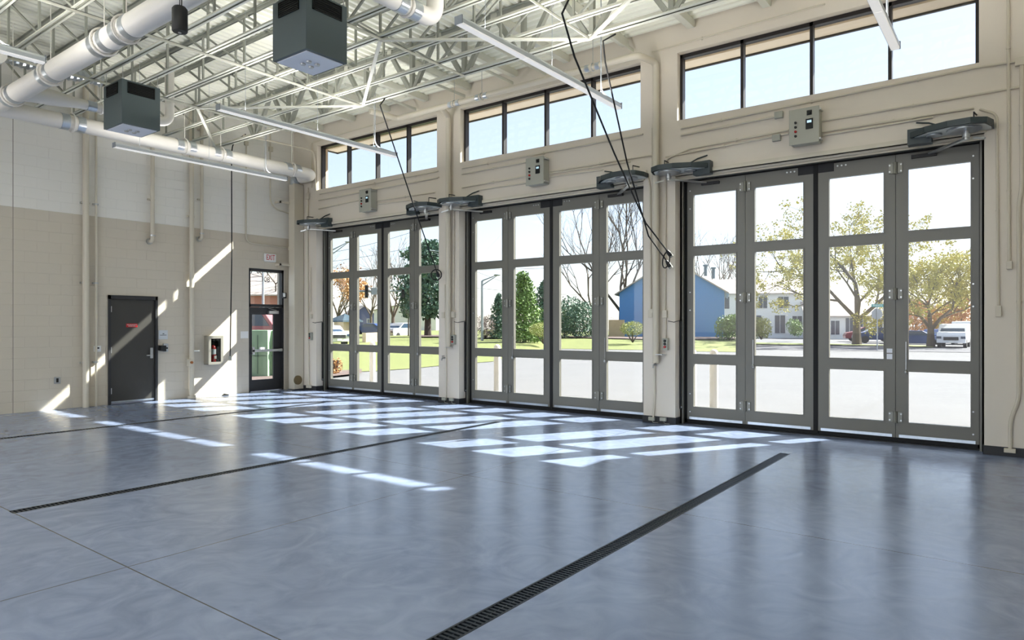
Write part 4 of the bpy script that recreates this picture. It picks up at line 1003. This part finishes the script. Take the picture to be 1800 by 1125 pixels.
def tree(px_, z, height, trunk_h, seed, label, crown=None, leafm=None, nleaf=0, lsize=.1, depth=4, spread=.55, r=.16, bark='bark', cat='tree', group=None, name='tree', n=3, g=None, up=.12, perleaf=.5, lean=(0,0)):
    rnd = random.Random(seed); b = gp(px_, z, g); R = root(name, b, label, cat, group)
    m = MB(); tips = []
    top = b+Vector((lean[0], lean[1], trunk_h)); m.tube([b-Vector((0,0,.1)), b+(top-b)*.5, top], [r*1.3, r, r*.85], 8)
    for k in range(n+1):
        t = 2*math.pi*k/(n+1)+rnd.random(); d = Vector((math.cos(t)*spread, math.sin(t)*spread, 1)).normalized()
        branches(m, top-Vector((0,0,trunk_h*.12*k/3)), d, (height-trunk_h)*.36, r*.6, depth-1, rnd, tips, spread, up, n)
    m.build('trunk', bark, R, smooth=True)
    if leafm:
        f = MB(); k = max(1, int(nleaf/len(tips)))
        for tp in tips: blob_leaves(f, tp, (perleaf,)*3, k, lsize, rnd, 0)
        f.build('foliage', leafm, R)
    return R
def bush(px_, z, w_, h_, seed, leafm, label, name='bush', stem=0, n=900, size=.05, lumps=5, g=None, group=None):
    rnd = random.Random(seed); b = gp(px_, z, g); R = root(name, b, label, 'bush', group)
    f = MB()
    for k in range(lumps):
        t = 2*math.pi*k/lumps; rr = w_*.22 if lumps > 1 else 0
        c = (b.x+rr*math.cos(t), b.y+rr*math.sin(t), b.z+stem+(h_-stem)*(.5 if lumps == 1 else rnd.uniform(.4, .6)))
        blob_leaves(f, c, (w_*.5 if lumps == 1 else w_*.33, w_*.5 if lumps == 1 else w_*.33, (h_-stem)*(.5 if lumps == 1 else .45)), n//lumps, size, rnd, .5)
    f.build('foliage', leafm, R)
    m = MB()
    for k in range(4):
        t = 2*math.pi*k/4+.4; m.tube([b, b+Vector((.25*w_*math.cos(t), .25*w_*math.sin(t), max(stem, h_*.3)+.3))], [.05, .03], 5)
    m.build('stem', 'bark_dark', R)
    return R
def conifer(px_, z, w_, h_, seed, leafm, label, base=.5, n=3000, size=.12, name='tree', g=None, exp=.8, taper=True, trunk_r=.16, layers=9):
    rnd = random.Random(seed); b = gp(px_, z, g); R = root(name, b, label, 'tree')
    f = MB()
    for k in range(layers):
        t = (k+.5)/layers; zz = b.z+base+(h_-base)*t; ww = w_/2*((1-t)**exp if taper else math.sin(math.pi*(.15+.8*t))**.6)
        for j in range(5):
            a = rnd.uniform(0, 6.28); q = ww*.45*rnd.random()
            blob_leaves(f, (b.x+q*math.cos(a), b.y+q*math.sin(a), zz+rnd.uniform(-.2, .2)), (ww*.65+.1, ww*.65+.1, (h_-base)/layers*.8), n//(layers*5), size, rnd, .35)
    f.build('foliage', leafm, R)
    m = MB(); m.tube([b-Vector((0,0,.1)), b+Vector((0,0,h_*.75))], [trunk_r, trunk_r*.3], 8); m.build('trunk', 'bark_dark', R, smooth=True)
    return R
# behind the left bay door
conifer(752, 62, 7.4, 8.6, 3, 'leaf_dark', 'dark broad-leaved magnolia tree with a thick trunk behind the left bay door', base=1.9, n=7000, size=.17, taper=False, trunk_r=.34)
conifer(718, 66, 2.6, 5.4, 31, 'leaf_dark', 'smaller dark bushy tree left of the magnolia', base=1.8, n=1800, size=.14, taper=False, trunk_r=.08)
tree(691, 72, 10.5, 2.2, 5, 'bare tree behind the silver car and traffic lights', depth=5, r=.2, spread=.5, g=.4)
tree(652, 120, 13, 3, 6, 'bare tree rising over the navy house', depth=5, r=.25, spread=.5, g=.3)
tree(594, 95, 10.5, 2.5, 8, 'tan autumn tree above the stone pavilion, leftmost behind the bay doors', leafm='leaf_orange', nleaf=2500, lsize=.16, depth=4, r=.22, perleaf=.8, g=.4)
tree(612, 110, 9.5, 2.5, 9, 'second tan autumn tree just right of the stone pavilion', leafm='leaf_orange', nleaf=1800, lsize=.16, depth=4, r=.22, perleaf=.8, g=.4)
bush(589, 22.3, .5, .6, 10, 'leaf_orange', 'small tan ornamental grass on the mulch by the left bay door', n=400, size=.04, g=0)
# stone pavilion
b = gp(606, 50); R = root('stone_pavilion', b, 'stone pillar under a dark hipped metal roof beyond the lawn', 'pavilion')
m = MB(); m.box(b.x-.55, b.x+.55, b.y-.55, b.y+.55, b.z-.3, b.z+1.45); m.build('pillar', 'stone', R)
m = MB(); e = b.z+1.45; m.prism([(b.x-.95, e), (b.x+.95, e), (b.x+.9, e+.12), (b.x-.9, e+.12)], 1, b.y-.95, b.y+.95)
n0 = len(m.v); m.v += [Vector((b.x-.95,b.y-.95,e+.1)), Vector((b.x+.95,b.y-.95,e+.1)), Vector((b.x+.95,b.y+.95,e+.1)), Vector((b.x-.95,b.y+.95,e+.1)), Vector((b.x,b.y,e+.62))]
m.f += [[n0,n0+1,n0+4],[n0+1,n0+2,n0+4],[n0+2,n0+3,n0+4],[n0+3,n0,n0+4]]; m.build('roof', 'dark_roof', R)
b = gp(640, 49); c = gp(664, 50); m = MB(); m.bar(b+Vector((0,0,.3)), c+Vector((0,0,.3)), .4, .75); tag(m.build('stone_wall', 'stone'), 'low tan stone wall right of the stone pavilion', 'wall')
# houses
def house(px_, z, w_, d_, h_, rh, yaw, siding, roofm, label, wins=(), g=None, name='house', overhang=.4, gable='x'):
    b = gp(px_, z, g); R = root(name, b, label, 'house')
    R.rotation_euler = (0, 0, yaw)
    class L(MB): pass
    def bl(m, nm, mt, par):
        o = m.build(nm, mt, None); o.parent = par; return o
    m = MB(); m.box(-w_/2, w_/2, 0, d_, -.4, h_); m.prism([(-w_/2, h_), (w_/2, h_), (0, h_+rh)], 1, 0, d_) if gable == 'x' else m.prism([(0, h_), (d_, h_), (d_/2, h_+rh)], 0, -w_/2, w_/2)
    W = bl(m, 'walls', siding, R)
    m = MB(); t = .12; o_ = overhang
    if gable == 'x':
        k = rh/(w_/2)
        m.prism([(-w_/2-o_, h_-k*o_), (0, h_+rh), (0, h_+rh+t), (-w_/2-o_, h_-k*o_+t)], 1, -o_, d_+o_); m.prism([(w_/2+o_, h_-k*o_), (0, h_+rh), (0, h_+rh+t), (w_/2+o_, h_-k*o_+t)], 1, -o_, d_+o_)
    else:
        k = rh/(d_/2)
        m.prism([(-o_, h_-k*o_), (d_/2, h_+rh), (d_/2, h_+rh+t), (-o_, h_-k*o_+t)], 0, -w_/2-o_, w_/2+o_); m.prism([(d_+o_, h_-k*o_), (d_/2, h_+rh), (d_/2, h_+rh+t), (d_+o_, h_-k*o_+t)], 0, -w_/2-o_, w_/2+o_)
    bl(m, 'roof', roofm, R)
    for (x, zc, ww, hh) in wins:
        m = MB(); m.box(x-ww/2-.08, x+ww/2+.08, -.05, 0, zc-hh/2-.08, zc+hh/2+.08); F_ = bl(m, 'window', 'white_siding', R)
        m = MB(); m.box(x-ww/2, x-.03, -.07, -.04, zc-hh/2, zc+hh/2); m.box(x+.03, x+ww/2, -.07, -.04, zc-hh/2, zc+hh/2); bl(m, 'pane', 'window_dark', F_)
    return R
FACE = BET-math.pi/2     # fronts look back to the station
house(640, 150, 6, 8, 3.2, 2.3, FACE+.5, 'navy_siding', 'roof_shingle', 'small navy house with a gable behind the stone wall', wins=((1.2, 1.9, 1.0, 1.4), (-1.6, 1.9, 1, 1.4)), g=.3)
house(712, 130, 12, 10, 4.2, 1.2, FACE, 'white_siding', 'roof_shingle', 'long pale pink-white building behind the magnolia tree', wins=(), g=.2)
B = house(1179, 62, 9.4, 12, 4.3, 2.9, FACE-.30, 'blue_siding', 'roof_shingle', 'big blue gabled house behind the pier between middle and right bays', wins=(), g=.35)
house(1338, 84, 13, 9, 5.4, 1.9, FACE-.2, 'white_siding', 'roof_shingle', 'white two-storey townhouse joined to the blue house', wins=((-4.4, 4.2, 1.2, 1.5), (-2.2, 4.2, 1.2, 1.5), (0.2, 4.2, 1.0, 1.4), (2.6, 4.2, 1.2, 1.4), (-3.4, 1.6, 1.2, 1.8), (-.6, 1.5, 1.2, 2.2), (2.2, 1.5, 1.2, 2.2), (4.2, 1.5, 1.1, 2.0)), g=.2, gable='y')
house(1418, 104, 10, 9, 4.4, 1.8, FACE-.2, 'white_siding', 'roof_shingle', 'white townhouse right of the blue bush with pale roof', wins=((-3, 3.6, 1, 1.3), (-.4, 3.6, 1, 1.3), (2.4, 3.6, 1, 1.3), (-2.5, 1.3, 1, 1.9), (1, 1.3, 1, 1.9), (3.5, 1.3, 1, 2)), g=.2, gable='y')
house(1478, 78, 7, 9, 2.6, 1.8, FACE-.3, 'white_siding', 'roof_shingle', 'low white house left of the street tree trunk', wins=((-2.6, 1.2, 1.2, 1.6), (-.6, 1.2, .9, 1.6), (.9, 1.3, .8, 2.0), (2.3, 1.3, .8, 2.0)), g=.1, gable='y')
house(1585, 92, 10, 9, 3.6, 1.8, FACE-.3, 'white_siding', 'roof_shingle', 'white house behind the parked dark cars', wins=((-3, 1.6, 1.3, 1.3), (0, 1.6, 1.3, 1.3), (3, 1.6, 1.3, 1.3)), g=.1)
house(452, 60, 8, 8, 4.2, 2.0, FACE, 'brick_out', 'roof_shingle', 'brick building with a pale roof seen through the exit door', wins=((1, 2.5, 1.4, 1.2), (-2, 2.5, 1.4, 1.2)), g=.2, gable='y')
# two dark roof vents on the blue house
b = gp(1241, 66, 0)
for k, px_ in enumerate((1240, 1254)):
    b = gp(px_, 66, 7.0-.25*k); m = MB(); m.tube([b-Vector((0,0,.6)), b+Vector((0,0,.35))], .16, 8); m.lathe([(.26, .35), (.26, .5)], b, 8)
    tag(m.build('roof_vent', 'dark_roof'), 'dark roof vent on the blue house, %s one' % ('left' if k == 0 else 'right'), 'roof vent')
# fence
b = gp(1070, 60); c = gp(1098, 60); m = MB(); n = 16
for k in range(n):
    p = b.lerp(c, k/n); q = b.lerp(c, (k+.94)/n); m.bar(p+Vector((0,0,.75)), q+Vector((0,0,.75)), .03, 1.55)
tag(m.build('wood_fence', 'fence_wood'), 'tan board fence left of the blue house', 'fence')
# middle bay view
conifer(922, 50, 4.0, 4.9, 12, 'leaf_green', 'tall yellow-green evergreen behind the middle bay door', base=.1, n=6500, size=.10, exp=.42, g=.4)
conifer(957, 54, 3.0, 4.6, 13, 'leaf_dark', 'darker evergreen right of the yellow-green one', base=.1, n=3800, size=.11, exp=.5, g=.4)
conifer(876, 56, 2.4, 3.6, 14, 'leaf_dark', 'dark green shrub tree left of the evergreens', base=.1, n=2600, size=.1, exp=.6, g=.4)
bush(853, 56, 2.2, 1.9, 15, 'leaf_pink', 'pinkish bare weeping shrub by the lamp post', n=2200, size=.05, lumps=3)
bush(1013, 58, 4.4, 3.6, 16, 'leaf_dark', 'large round green bush in the middle bay view', n=5200, size=.09, lumps=6)
bush(992, 60, 2.4, 2.6, 17, 'leaf_green', 'green bush left of the large round one', n=2000, size=.08, lumps=4)
bush(955, 47, 2.1, 1.5, 18, 'leaf_yellowgreen', 'yellow-topped round topiary bush left in the middle bay view', stem=.45, n=3200, size=.035, lumps=1)
bush(1112, 49, 1.9, 1.55, 19, 'leaf_yellowgreen', 'yellow-topped round topiary bush before the blue house', stem=.45, n=3200, size=.035, lumps=1)
tree(1092, 66, 16, 2.6, 20, 'tall bare tree beside the blue house', depth=6, r=.26, spread=.42, bark='bark_dark', g=.4, up=.2)
tree(1040, 74, 13, 3, 21, 'bare tree left of the tall bare tree', depth=5, r=.2, spread=.55, g=.4)
tree(1245, 95, 16, 4, 22, 'bare tree showing above the blue house roof', depth=5, r=.24, spread=.5, g=.3)
tree(1292, 100, 15, 4, 23, 'bare tree above the white townhouse roof', depth=5, r=.24, spread=.5, g=.3)
bush(1282, 52, 2.2, 2.1, 24, 'leaf_green', 'bright green bush at the corner of the blue house', n=3000, size=.07, lumps=5)
bush(1338, 54, 1.6, 1.8, 25, 'leaf_yellowgreen', 'yellow-green bush before the white townhouse', n=2200, size=.06, lumps=5)
bush(1397, 66, 1.5, 1.7, 26, 'leaf_green', 'small green bush right of the townhouse door', n=1400, size=.07, lumps=4)
# autumn street trees
tree(1506, 55, 13.2, 2.2, 27, 'wide autumn street tree with thinning yellow leaves', leafm='leaf_autumn', nleaf=16000, lsize=.095, depth=5, spread=.85, r=.30, bark='bark', g=0, perleaf=.45, up=.05)
tree(1636, 50, 7.4, 1.4, 28, 'smaller autumn tree left of the white cars', leafm='leaf_autumn', nleaf=15000, lsize=.085, depth=5, spread=.7, r=.24, bark='bark', g=0, perleaf=.45, up=.08)
conifer(1690, 75, 5, 4.6, 29, 'leaf_orange', 'rusty autumn trees behind the white cars', base=.2, n=2600, size=.14, taper=False, g=0)
conifer(1660, 80, 6, 4.0, 30, 'leaf_autumn', 'yellow autumn shrubbery behind the smaller street tree', base=.1, n=2600, size=.14, taper=False, g=0)
conifer(1610, 80, 7, 4.4, 33, 'leaf_orange', 'rusty tree line left of the smaller street tree', base=.1, n=2600, size=.14, taper=False, g=0)
# beyond exit door
tree(486, 62, 13, 2.6, 34, 'bare tree seen through the transom of the exit door', depth=6, r=.16, spread=.55, g=0, bark='bark_dark')
tree(448, 66, 12, 2.6, 35, 'second bare tree left in the transom of the exit door', depth=6, r=.16, spread=.5, g=0, bark='bark_dark')
def box_unit(px0, px1, z, h, label):
    a = gp(px0, z, 0); b = gp(px1, z, 0); R = root('utility_box', (a+b)/2, label, 'utility box', 'green utility boxes'); d = (b-a).normalized(); n_ = Vector((-d.y, d.x, 0)); 
    if n_.dot(FW) < 0: n_ = -n_
    m = MB(); m.hexa([a, b, b+n_*.8, a+n_*.8, a+Vector((0,0,h)), b+Vector((0,0,h)), b+n_*.8+Vector((0,0,h)), a+n_*.8+Vector((0,0,h))]); m.build('cabinet', 'green_box', R, bevel=.02)
    m = MB(); c = a.lerp(b, .5); m.bar(c-n_*.02+Vector((0,0,.1)), c-n_*.02+Vector((0,0,h-.15)), .01, .01); m.bar(a.lerp(b, .05)-n_*.01+Vector((0,0,h*.45)), a.lerp(b, .95)-n_*.01+Vector((0,0,h*.45)), .01, .01); m.build('door_seam', 'drain_iron', R)
    m = MB(); c2 = a.lerp(b, .7)-n_*.02+Vector((0,0,h*.6)); m.box(c2.x-.08, c2.x+.08, c2.y-.08, c2.y+.0, c2.z-.05, c2.z+.05); m.build('notice', 'sign_white', R)
box_unit(436, 470.6, 21.5, 1.48, 'pale green utility box, left one outside the exit door')
box_unit(471.5, 500, 21.8, 1.46, 'pale green utility box, right one outside the exit door')
# red truck
def wheels(R, pts, r, wd, axis):
    for p in pts:
        m = MB(); m.tube([p-axis*wd/2, p+axis*wd/2], r, 16); m.build('wheel', 'tyre', R, smooth=True)
        m = MB(); m.tube([p-axis*(wd/2+.01), p+axis*(wd/2+.01)], r*.5, 10); m.build('hub', 'steel', R)
def car(px_, z, yaw, body, label, kind='sedan', g=0, name='car', scale=1):
    b = gp(px_, z, g); R = root(name, b, label, 'car')
    L, Wd = (4.5, 1.75)
    prof = {'sedan': [(-2.2,.3),(-2.25,.75),(-2.1,.9),(-1.3,.98),(-.6,1.38),(.6,1.42),(1.35,1.0),(2.1,.85),(2.25,.6),(2.2,.3)],
            'suv': [(-2.2,.35),(-2.25,.9),(-2.1,1.1),(-1.2,1.15),(-.5,1.68),(1.7,1.72),(2.1,1.15),(2.2,.9),(2.2,.35)],
            'van': [(-2.3,.35),(-2.35,.95),(-2.0,1.15),(-1.3,1.9),(2.2,1.95),(2.3,1.2),(2.3,.35)]}[kind]
    def bl(m, nm, mt, par=R, **k):
        o = m.build(nm, mt, None, **k); o.parent = par; return o
    R.rotation_euler = (0, 0, yaw); R.scale = (scale,)*3
    m = MB(); m.prism(prof, 1, -Wd/2, Wd/2); bl(m, 'body', body, bevel=.03)
    # cabin glass
    g0 = prof[3]; gl = {'sedan': [(-1.15,.98),(-.56,1.32),(.56,1.35),(1.2,.98)], 'suv': [(-1.0,1.16),(-.45,1.6),(1.6,1.64),(1.9,1.16)], 'van': [(-1.8,1.2),(-1.25,1.8),(-.2,1.84),(-.2,1.2)]}[kind]
    m = MB(); m.prism(gl, 1, -Wd/2-.01, Wd/2+.01); bl(m, 'side_windows', 'car_glass')
    i = 3; j = 4; p, q = Vector((prof[i][0], 0, prof[i][1])), Vector((prof[j][0], 0, prof[j][1]))
    if kind == 'van': p, q = Vector((prof[2][0], 0, prof[2][1])), Vector((prof[3][0], 0, prof[3][1]))
    nrm = Vector((-(q-p).z, 0, (q-p).x)).normalized()*.015
    m = MB(); m.hexa([p+Vector((0,-.75,0)), p+Vector((0,.75,0)), q+Vector((0,.66,-.04)), q+Vector((0,-.66,-.04)), p+Vector((0,-.75,0))+nrm, p+Vector((0,.75,0))+nrm, q+Vector((0,.66,-.04))+nrm, q+Vector((0,-.66,-.04))+nrm]); bl(m, 'windscreen', 'car_glass')
    m = MB(); fx = prof[1][0]-.02; m.box(fx-.02, fx+.05, -.45, .45, .55, .78); bl(m, 'grille', 'black_plastic')
    for s in (-1, 1):
        m = MB(); m.box(fx-.015, fx+.08, s*.72-.14, s*.72+.14, .66, .82); bl(m, 'headlight', 'car_glass')
    m = MB(); m.box(fx-.03, fx, -.16, .16, .38, .5); bl(m, 'number_plate', 'sign_white')
    for (x, s) in ((-1.4, -1), (-1.4, 1), (1.4, -1), (1.4, 1)):
        m = MB(); c = Vector((x, s*(Wd/2-.1), .33)); m.tube([c-Vector((0,.11,0)), c+Vector((0,.11,0))], .33, 16); W = bl(m, 'wheel', 'tyre', smooth=True)
    return R
TOW = BET              # car nose (-x) pointing back to the camera
car(1677, 49.5, TOW-.66, 'car_white', 'white sport utility vehicle facing the bay, right of the street tree', 'suv')
car(1697, 57.5, TOW-.66, 'car_white', 'white van parked behind the white sport utility vehicle', 'van')
car(1606, 58, TOW+1.1, 'car_blue', 'dark blue car low at the left edge of the rightmost door leaf', 'sedan', g=-.25)
car(1645, 66, TOW-.8, 'car_blue', 'dark blue car partly behind the smaller street tree', 'sedan', g=-.2)
car(1528, 66, TOW+1.25, 'car_red', 'dark red car beside the street tree trunk', 'sedan')
car(1548, 61, TOW+1.25, 'car_blue', 'dark blue car in front of the red one, by the stop sign', 'sedan')
car(703, 72, TOW-.5, 'car_silver', 'silver car below the traffic lights', 'suv', g=.15)
car(656, 80, TOW+1.2, 'car_blue', 'dark car partly hidden by the low stone wall', 'sedan', g=.4)
car(571, 47, TOW+.7, 'car_white', 'white car at the far left beside the stone pavilion', 'sedan', g=.2)
b = gp(462, 31, 0); R = root('truck', b, 'red truck behind the green utility boxes', 'truck'); R.rotation_euler = (0, 0, TOW+1.2)
def bl(m, nm, mt, **k):
    o = m.build(nm, mt, None, **k); o.parent = R; return o
m = MB(); m.prism([(-2.8,.5),(-2.9,1.1),(-2.6,1.45),(-1.5,1.6),(-.9,2.3),(1.1,2.35),(1.2,1.5),(3.2,1.5),(3.2,.5)], 1, -1.05, 1.05); bl(m, 'body', 'truck_red', bevel=.03)
m = MB(); m.prism([(-1.3,1.6),(-.8,2.18),(.2,2.2),(.2,1.6)], 1, -1.07, 1.07); bl(m, 'side_windows', 'car_glass')
for (x, s) in ((-1.9, -1), (-1.9, 1), (2.0, -1), (2.0, 1)):
    m = MB(); c = Vector((x, s*.95, .5)); m.tube([c-Vector((0,.14,0)), c+Vector((0,.14,0))], .5, 16); bl(m, 'wheel', 'tyre', smooth=True)
m = MB(); m.box(-1.2, -1.05, -1.3, -1.08, 1.55, 1.95); bl(m, 'mirror', 'black_plastic')
# poles and signs
def pole(b, h, r, R, nm='pole', mt='pole_grey'): m = MB(); m.tube([b, b+Vector((0,0,h))], [r*1.2, r], 8); return m.build(nm, mt, R, smooth=True)
b = gp(624, 60); R = root('traffic_signal', b, 'traffic signal mast with two hanging lights beyond the left bay door', 'traffic light'); zt = at(650, 512, 60).z
pole(b, zt-b.z+.2, .12, R)
e = gp(716, 60); e.z = zt; m = MB(); m.tube([Vector((b.x, b.y, zt)), e], [.1, .05], 8); m.build('mast_arm', 'pole_grey', R, smooth=True)
for px_ in (645, 709.5):
    c = gp(px_, 60); c.z = zt; m = MB(); m.bar(c-FW*.15-Vector((0,0,.58)), c-FW*.15+Vector((0,0,.52)), .28, .26, up=FW); H = m.build('signal_head', 'black_plastic', R, bevel=.02)
    for k in range(3 if px_ > 700 else 4):
        m = MB(); q = c-FW*.30+Vector((0,0,.36-.28*k)); m.ball(q, .1, .1, .1, 10, 6); m.build('signal_lens', 'louver', H, smooth=True)
c = gp(658, 60); c.z = zt; m = MB(); m.bar(c-Vector((0,0,.3))-FW*.1, c+Vector((0,0,.3))-FW*.1, .5, .03, up=FW); m.build('sign_plate', 'pole_grey', R)
def lamp_post(px_, z, h, label, arm_px, arm_z2, g=None):
    b = gp(px_, z, g); R = root('street_lamp', b, label, 'street lamp'); pole(b, h, .09, R)
    e = gp(arm_px, z); e.z = b.z+h+arm_z2; t = b+Vector((0,0,h)); m = MB(); m.tube([t, e], [.06, .03], 6); m.tube([t-Vector((0,0,.35)), e-Vector((0,0,.05))], [.05, .03], 6); m.build('arm', 'pole_grey', R)
    m = MB(); m.ball(e, .28, .28, .07, 10, 6); m.build('lamp_head', 'pole_grey', R, smooth=True)
lamp_post(847.5, 52, 4.6, 'tall grey street lamp left in the middle bay view', 874, .45)
lamp_post(583, 56, 7.3, 'street lamp with a long arm at the upper left leaf', 612, .7)
lamp_post(775, 60, 7.6, 'street lamp above the magnolia tree', 760, .05)
b = gp(462.5, 34, 0); R = root('utility_pole', b, 'blue-grey pole seen through the exit door transom', 'pole'); pole(b, 4.6, .055, R, mt='pole_grey')
m = MB(); m.lathe([(.16, 0), (.16, .15), (.05, .3)], b+Vector((0,0,4.55)), 8); m.build('cap', 'dark_roof', R)
# stop sign seen from behind with street name
b = gp(1542, 43, 0); R = root('stop_sign', b, 'back of an octagonal stop sign on a post with a teal street name blade', 'street sign'); zt = at(1542, 532, 43).z; pole(b, zt, .03, R)
zc = at(1542, 552, 43).z; m = MB(); c = Vector((b.x, b.y, zc)); a = []
m.v = []; pts = [c+RT*.36*math.cos(math.pi/8+k*math.pi/4)+Vector((0,0,.36*math.sin(math.pi/8+k*math.pi/4))) for k in range(8)]
n0 = 0; m.v = [p+FW*.04 for p in pts]+[p+FW*.05 for p in pts]; m.f = [list(range(8)), list(range(8, 16))]+[[k, (k+1)%8, 8+(k+1)%8, 8+k] for k in range(8)]; m.build('octagon', 'pole_grey', R)
zs_ = at(1542, 537, 43).z; m = MB(); c = Vector((b.x, b.y, zs_)); m.bar(c-RT*.38-FW*.03, c+RT*.38-FW*.03, .02, .18); Bl = m.build('name_blade', 'teal_sign', R)
text('BELMONT ST', 'lettering', .12, 'sign_white', c-FW*.045, (math.pi/2, 0, BET-math.pi/2), Bl, ext=.002, sx=.9)
# bollards
BO = None
for k, (x, y) in enumerate(((13.1, 14.94), (13.1, 10.36), (13.1, 4.88), (13.1, 5.33))):
    lb = ('white round bollard outside the left bay door', 'white round bollard outside the middle bay door', 'white round bollard outside the right bay door, the one further right', 'white round bollard outside the right bay door, close to the jamb')[k]
    R = root('bollard', (x, y, 0), lb, 'bollard', 'white bollards'); m = MB(); m.lathe([(.085, 0), (.085, 1.08), (.075, 1.13), (.045, 1.16), (.01, 1.17)], (x, y, 0), 18); m.build('post', 'bollard', R, smooth=True)
# overhead wires
def wire(pa, pb, za, zb, label):
    a = at(pa[0], pa[1], za); b = at(pb[0], pb[1], zb); m = MB(); m.tube([a.lerp(b, t/8)-Vector((0,0,1.2*(t/8)*(1-t/8))) for t in range(9)], .018, 4)
    tag(m.build('power_line', 'black_plastic'), label, 'power line', 'overhead power lines')
wire((560, 448), (760, 395), 60, 70, 'overhead wire high in the left bay view')
wire((560, 470), (1000, 470), 75, 75, 'overhead wire crossing at traffic light height')
wire((560, 462), (780, 420), 70, 70, 'second overhead wire in the left bay view')
wire((780, 455), (1080, 560), 70, 90, 'upper overhead wire falling right in the middle bay view')
wire((780, 500), (1080, 520), 80, 90, 'lower overhead wire falling right in the middle bay view')
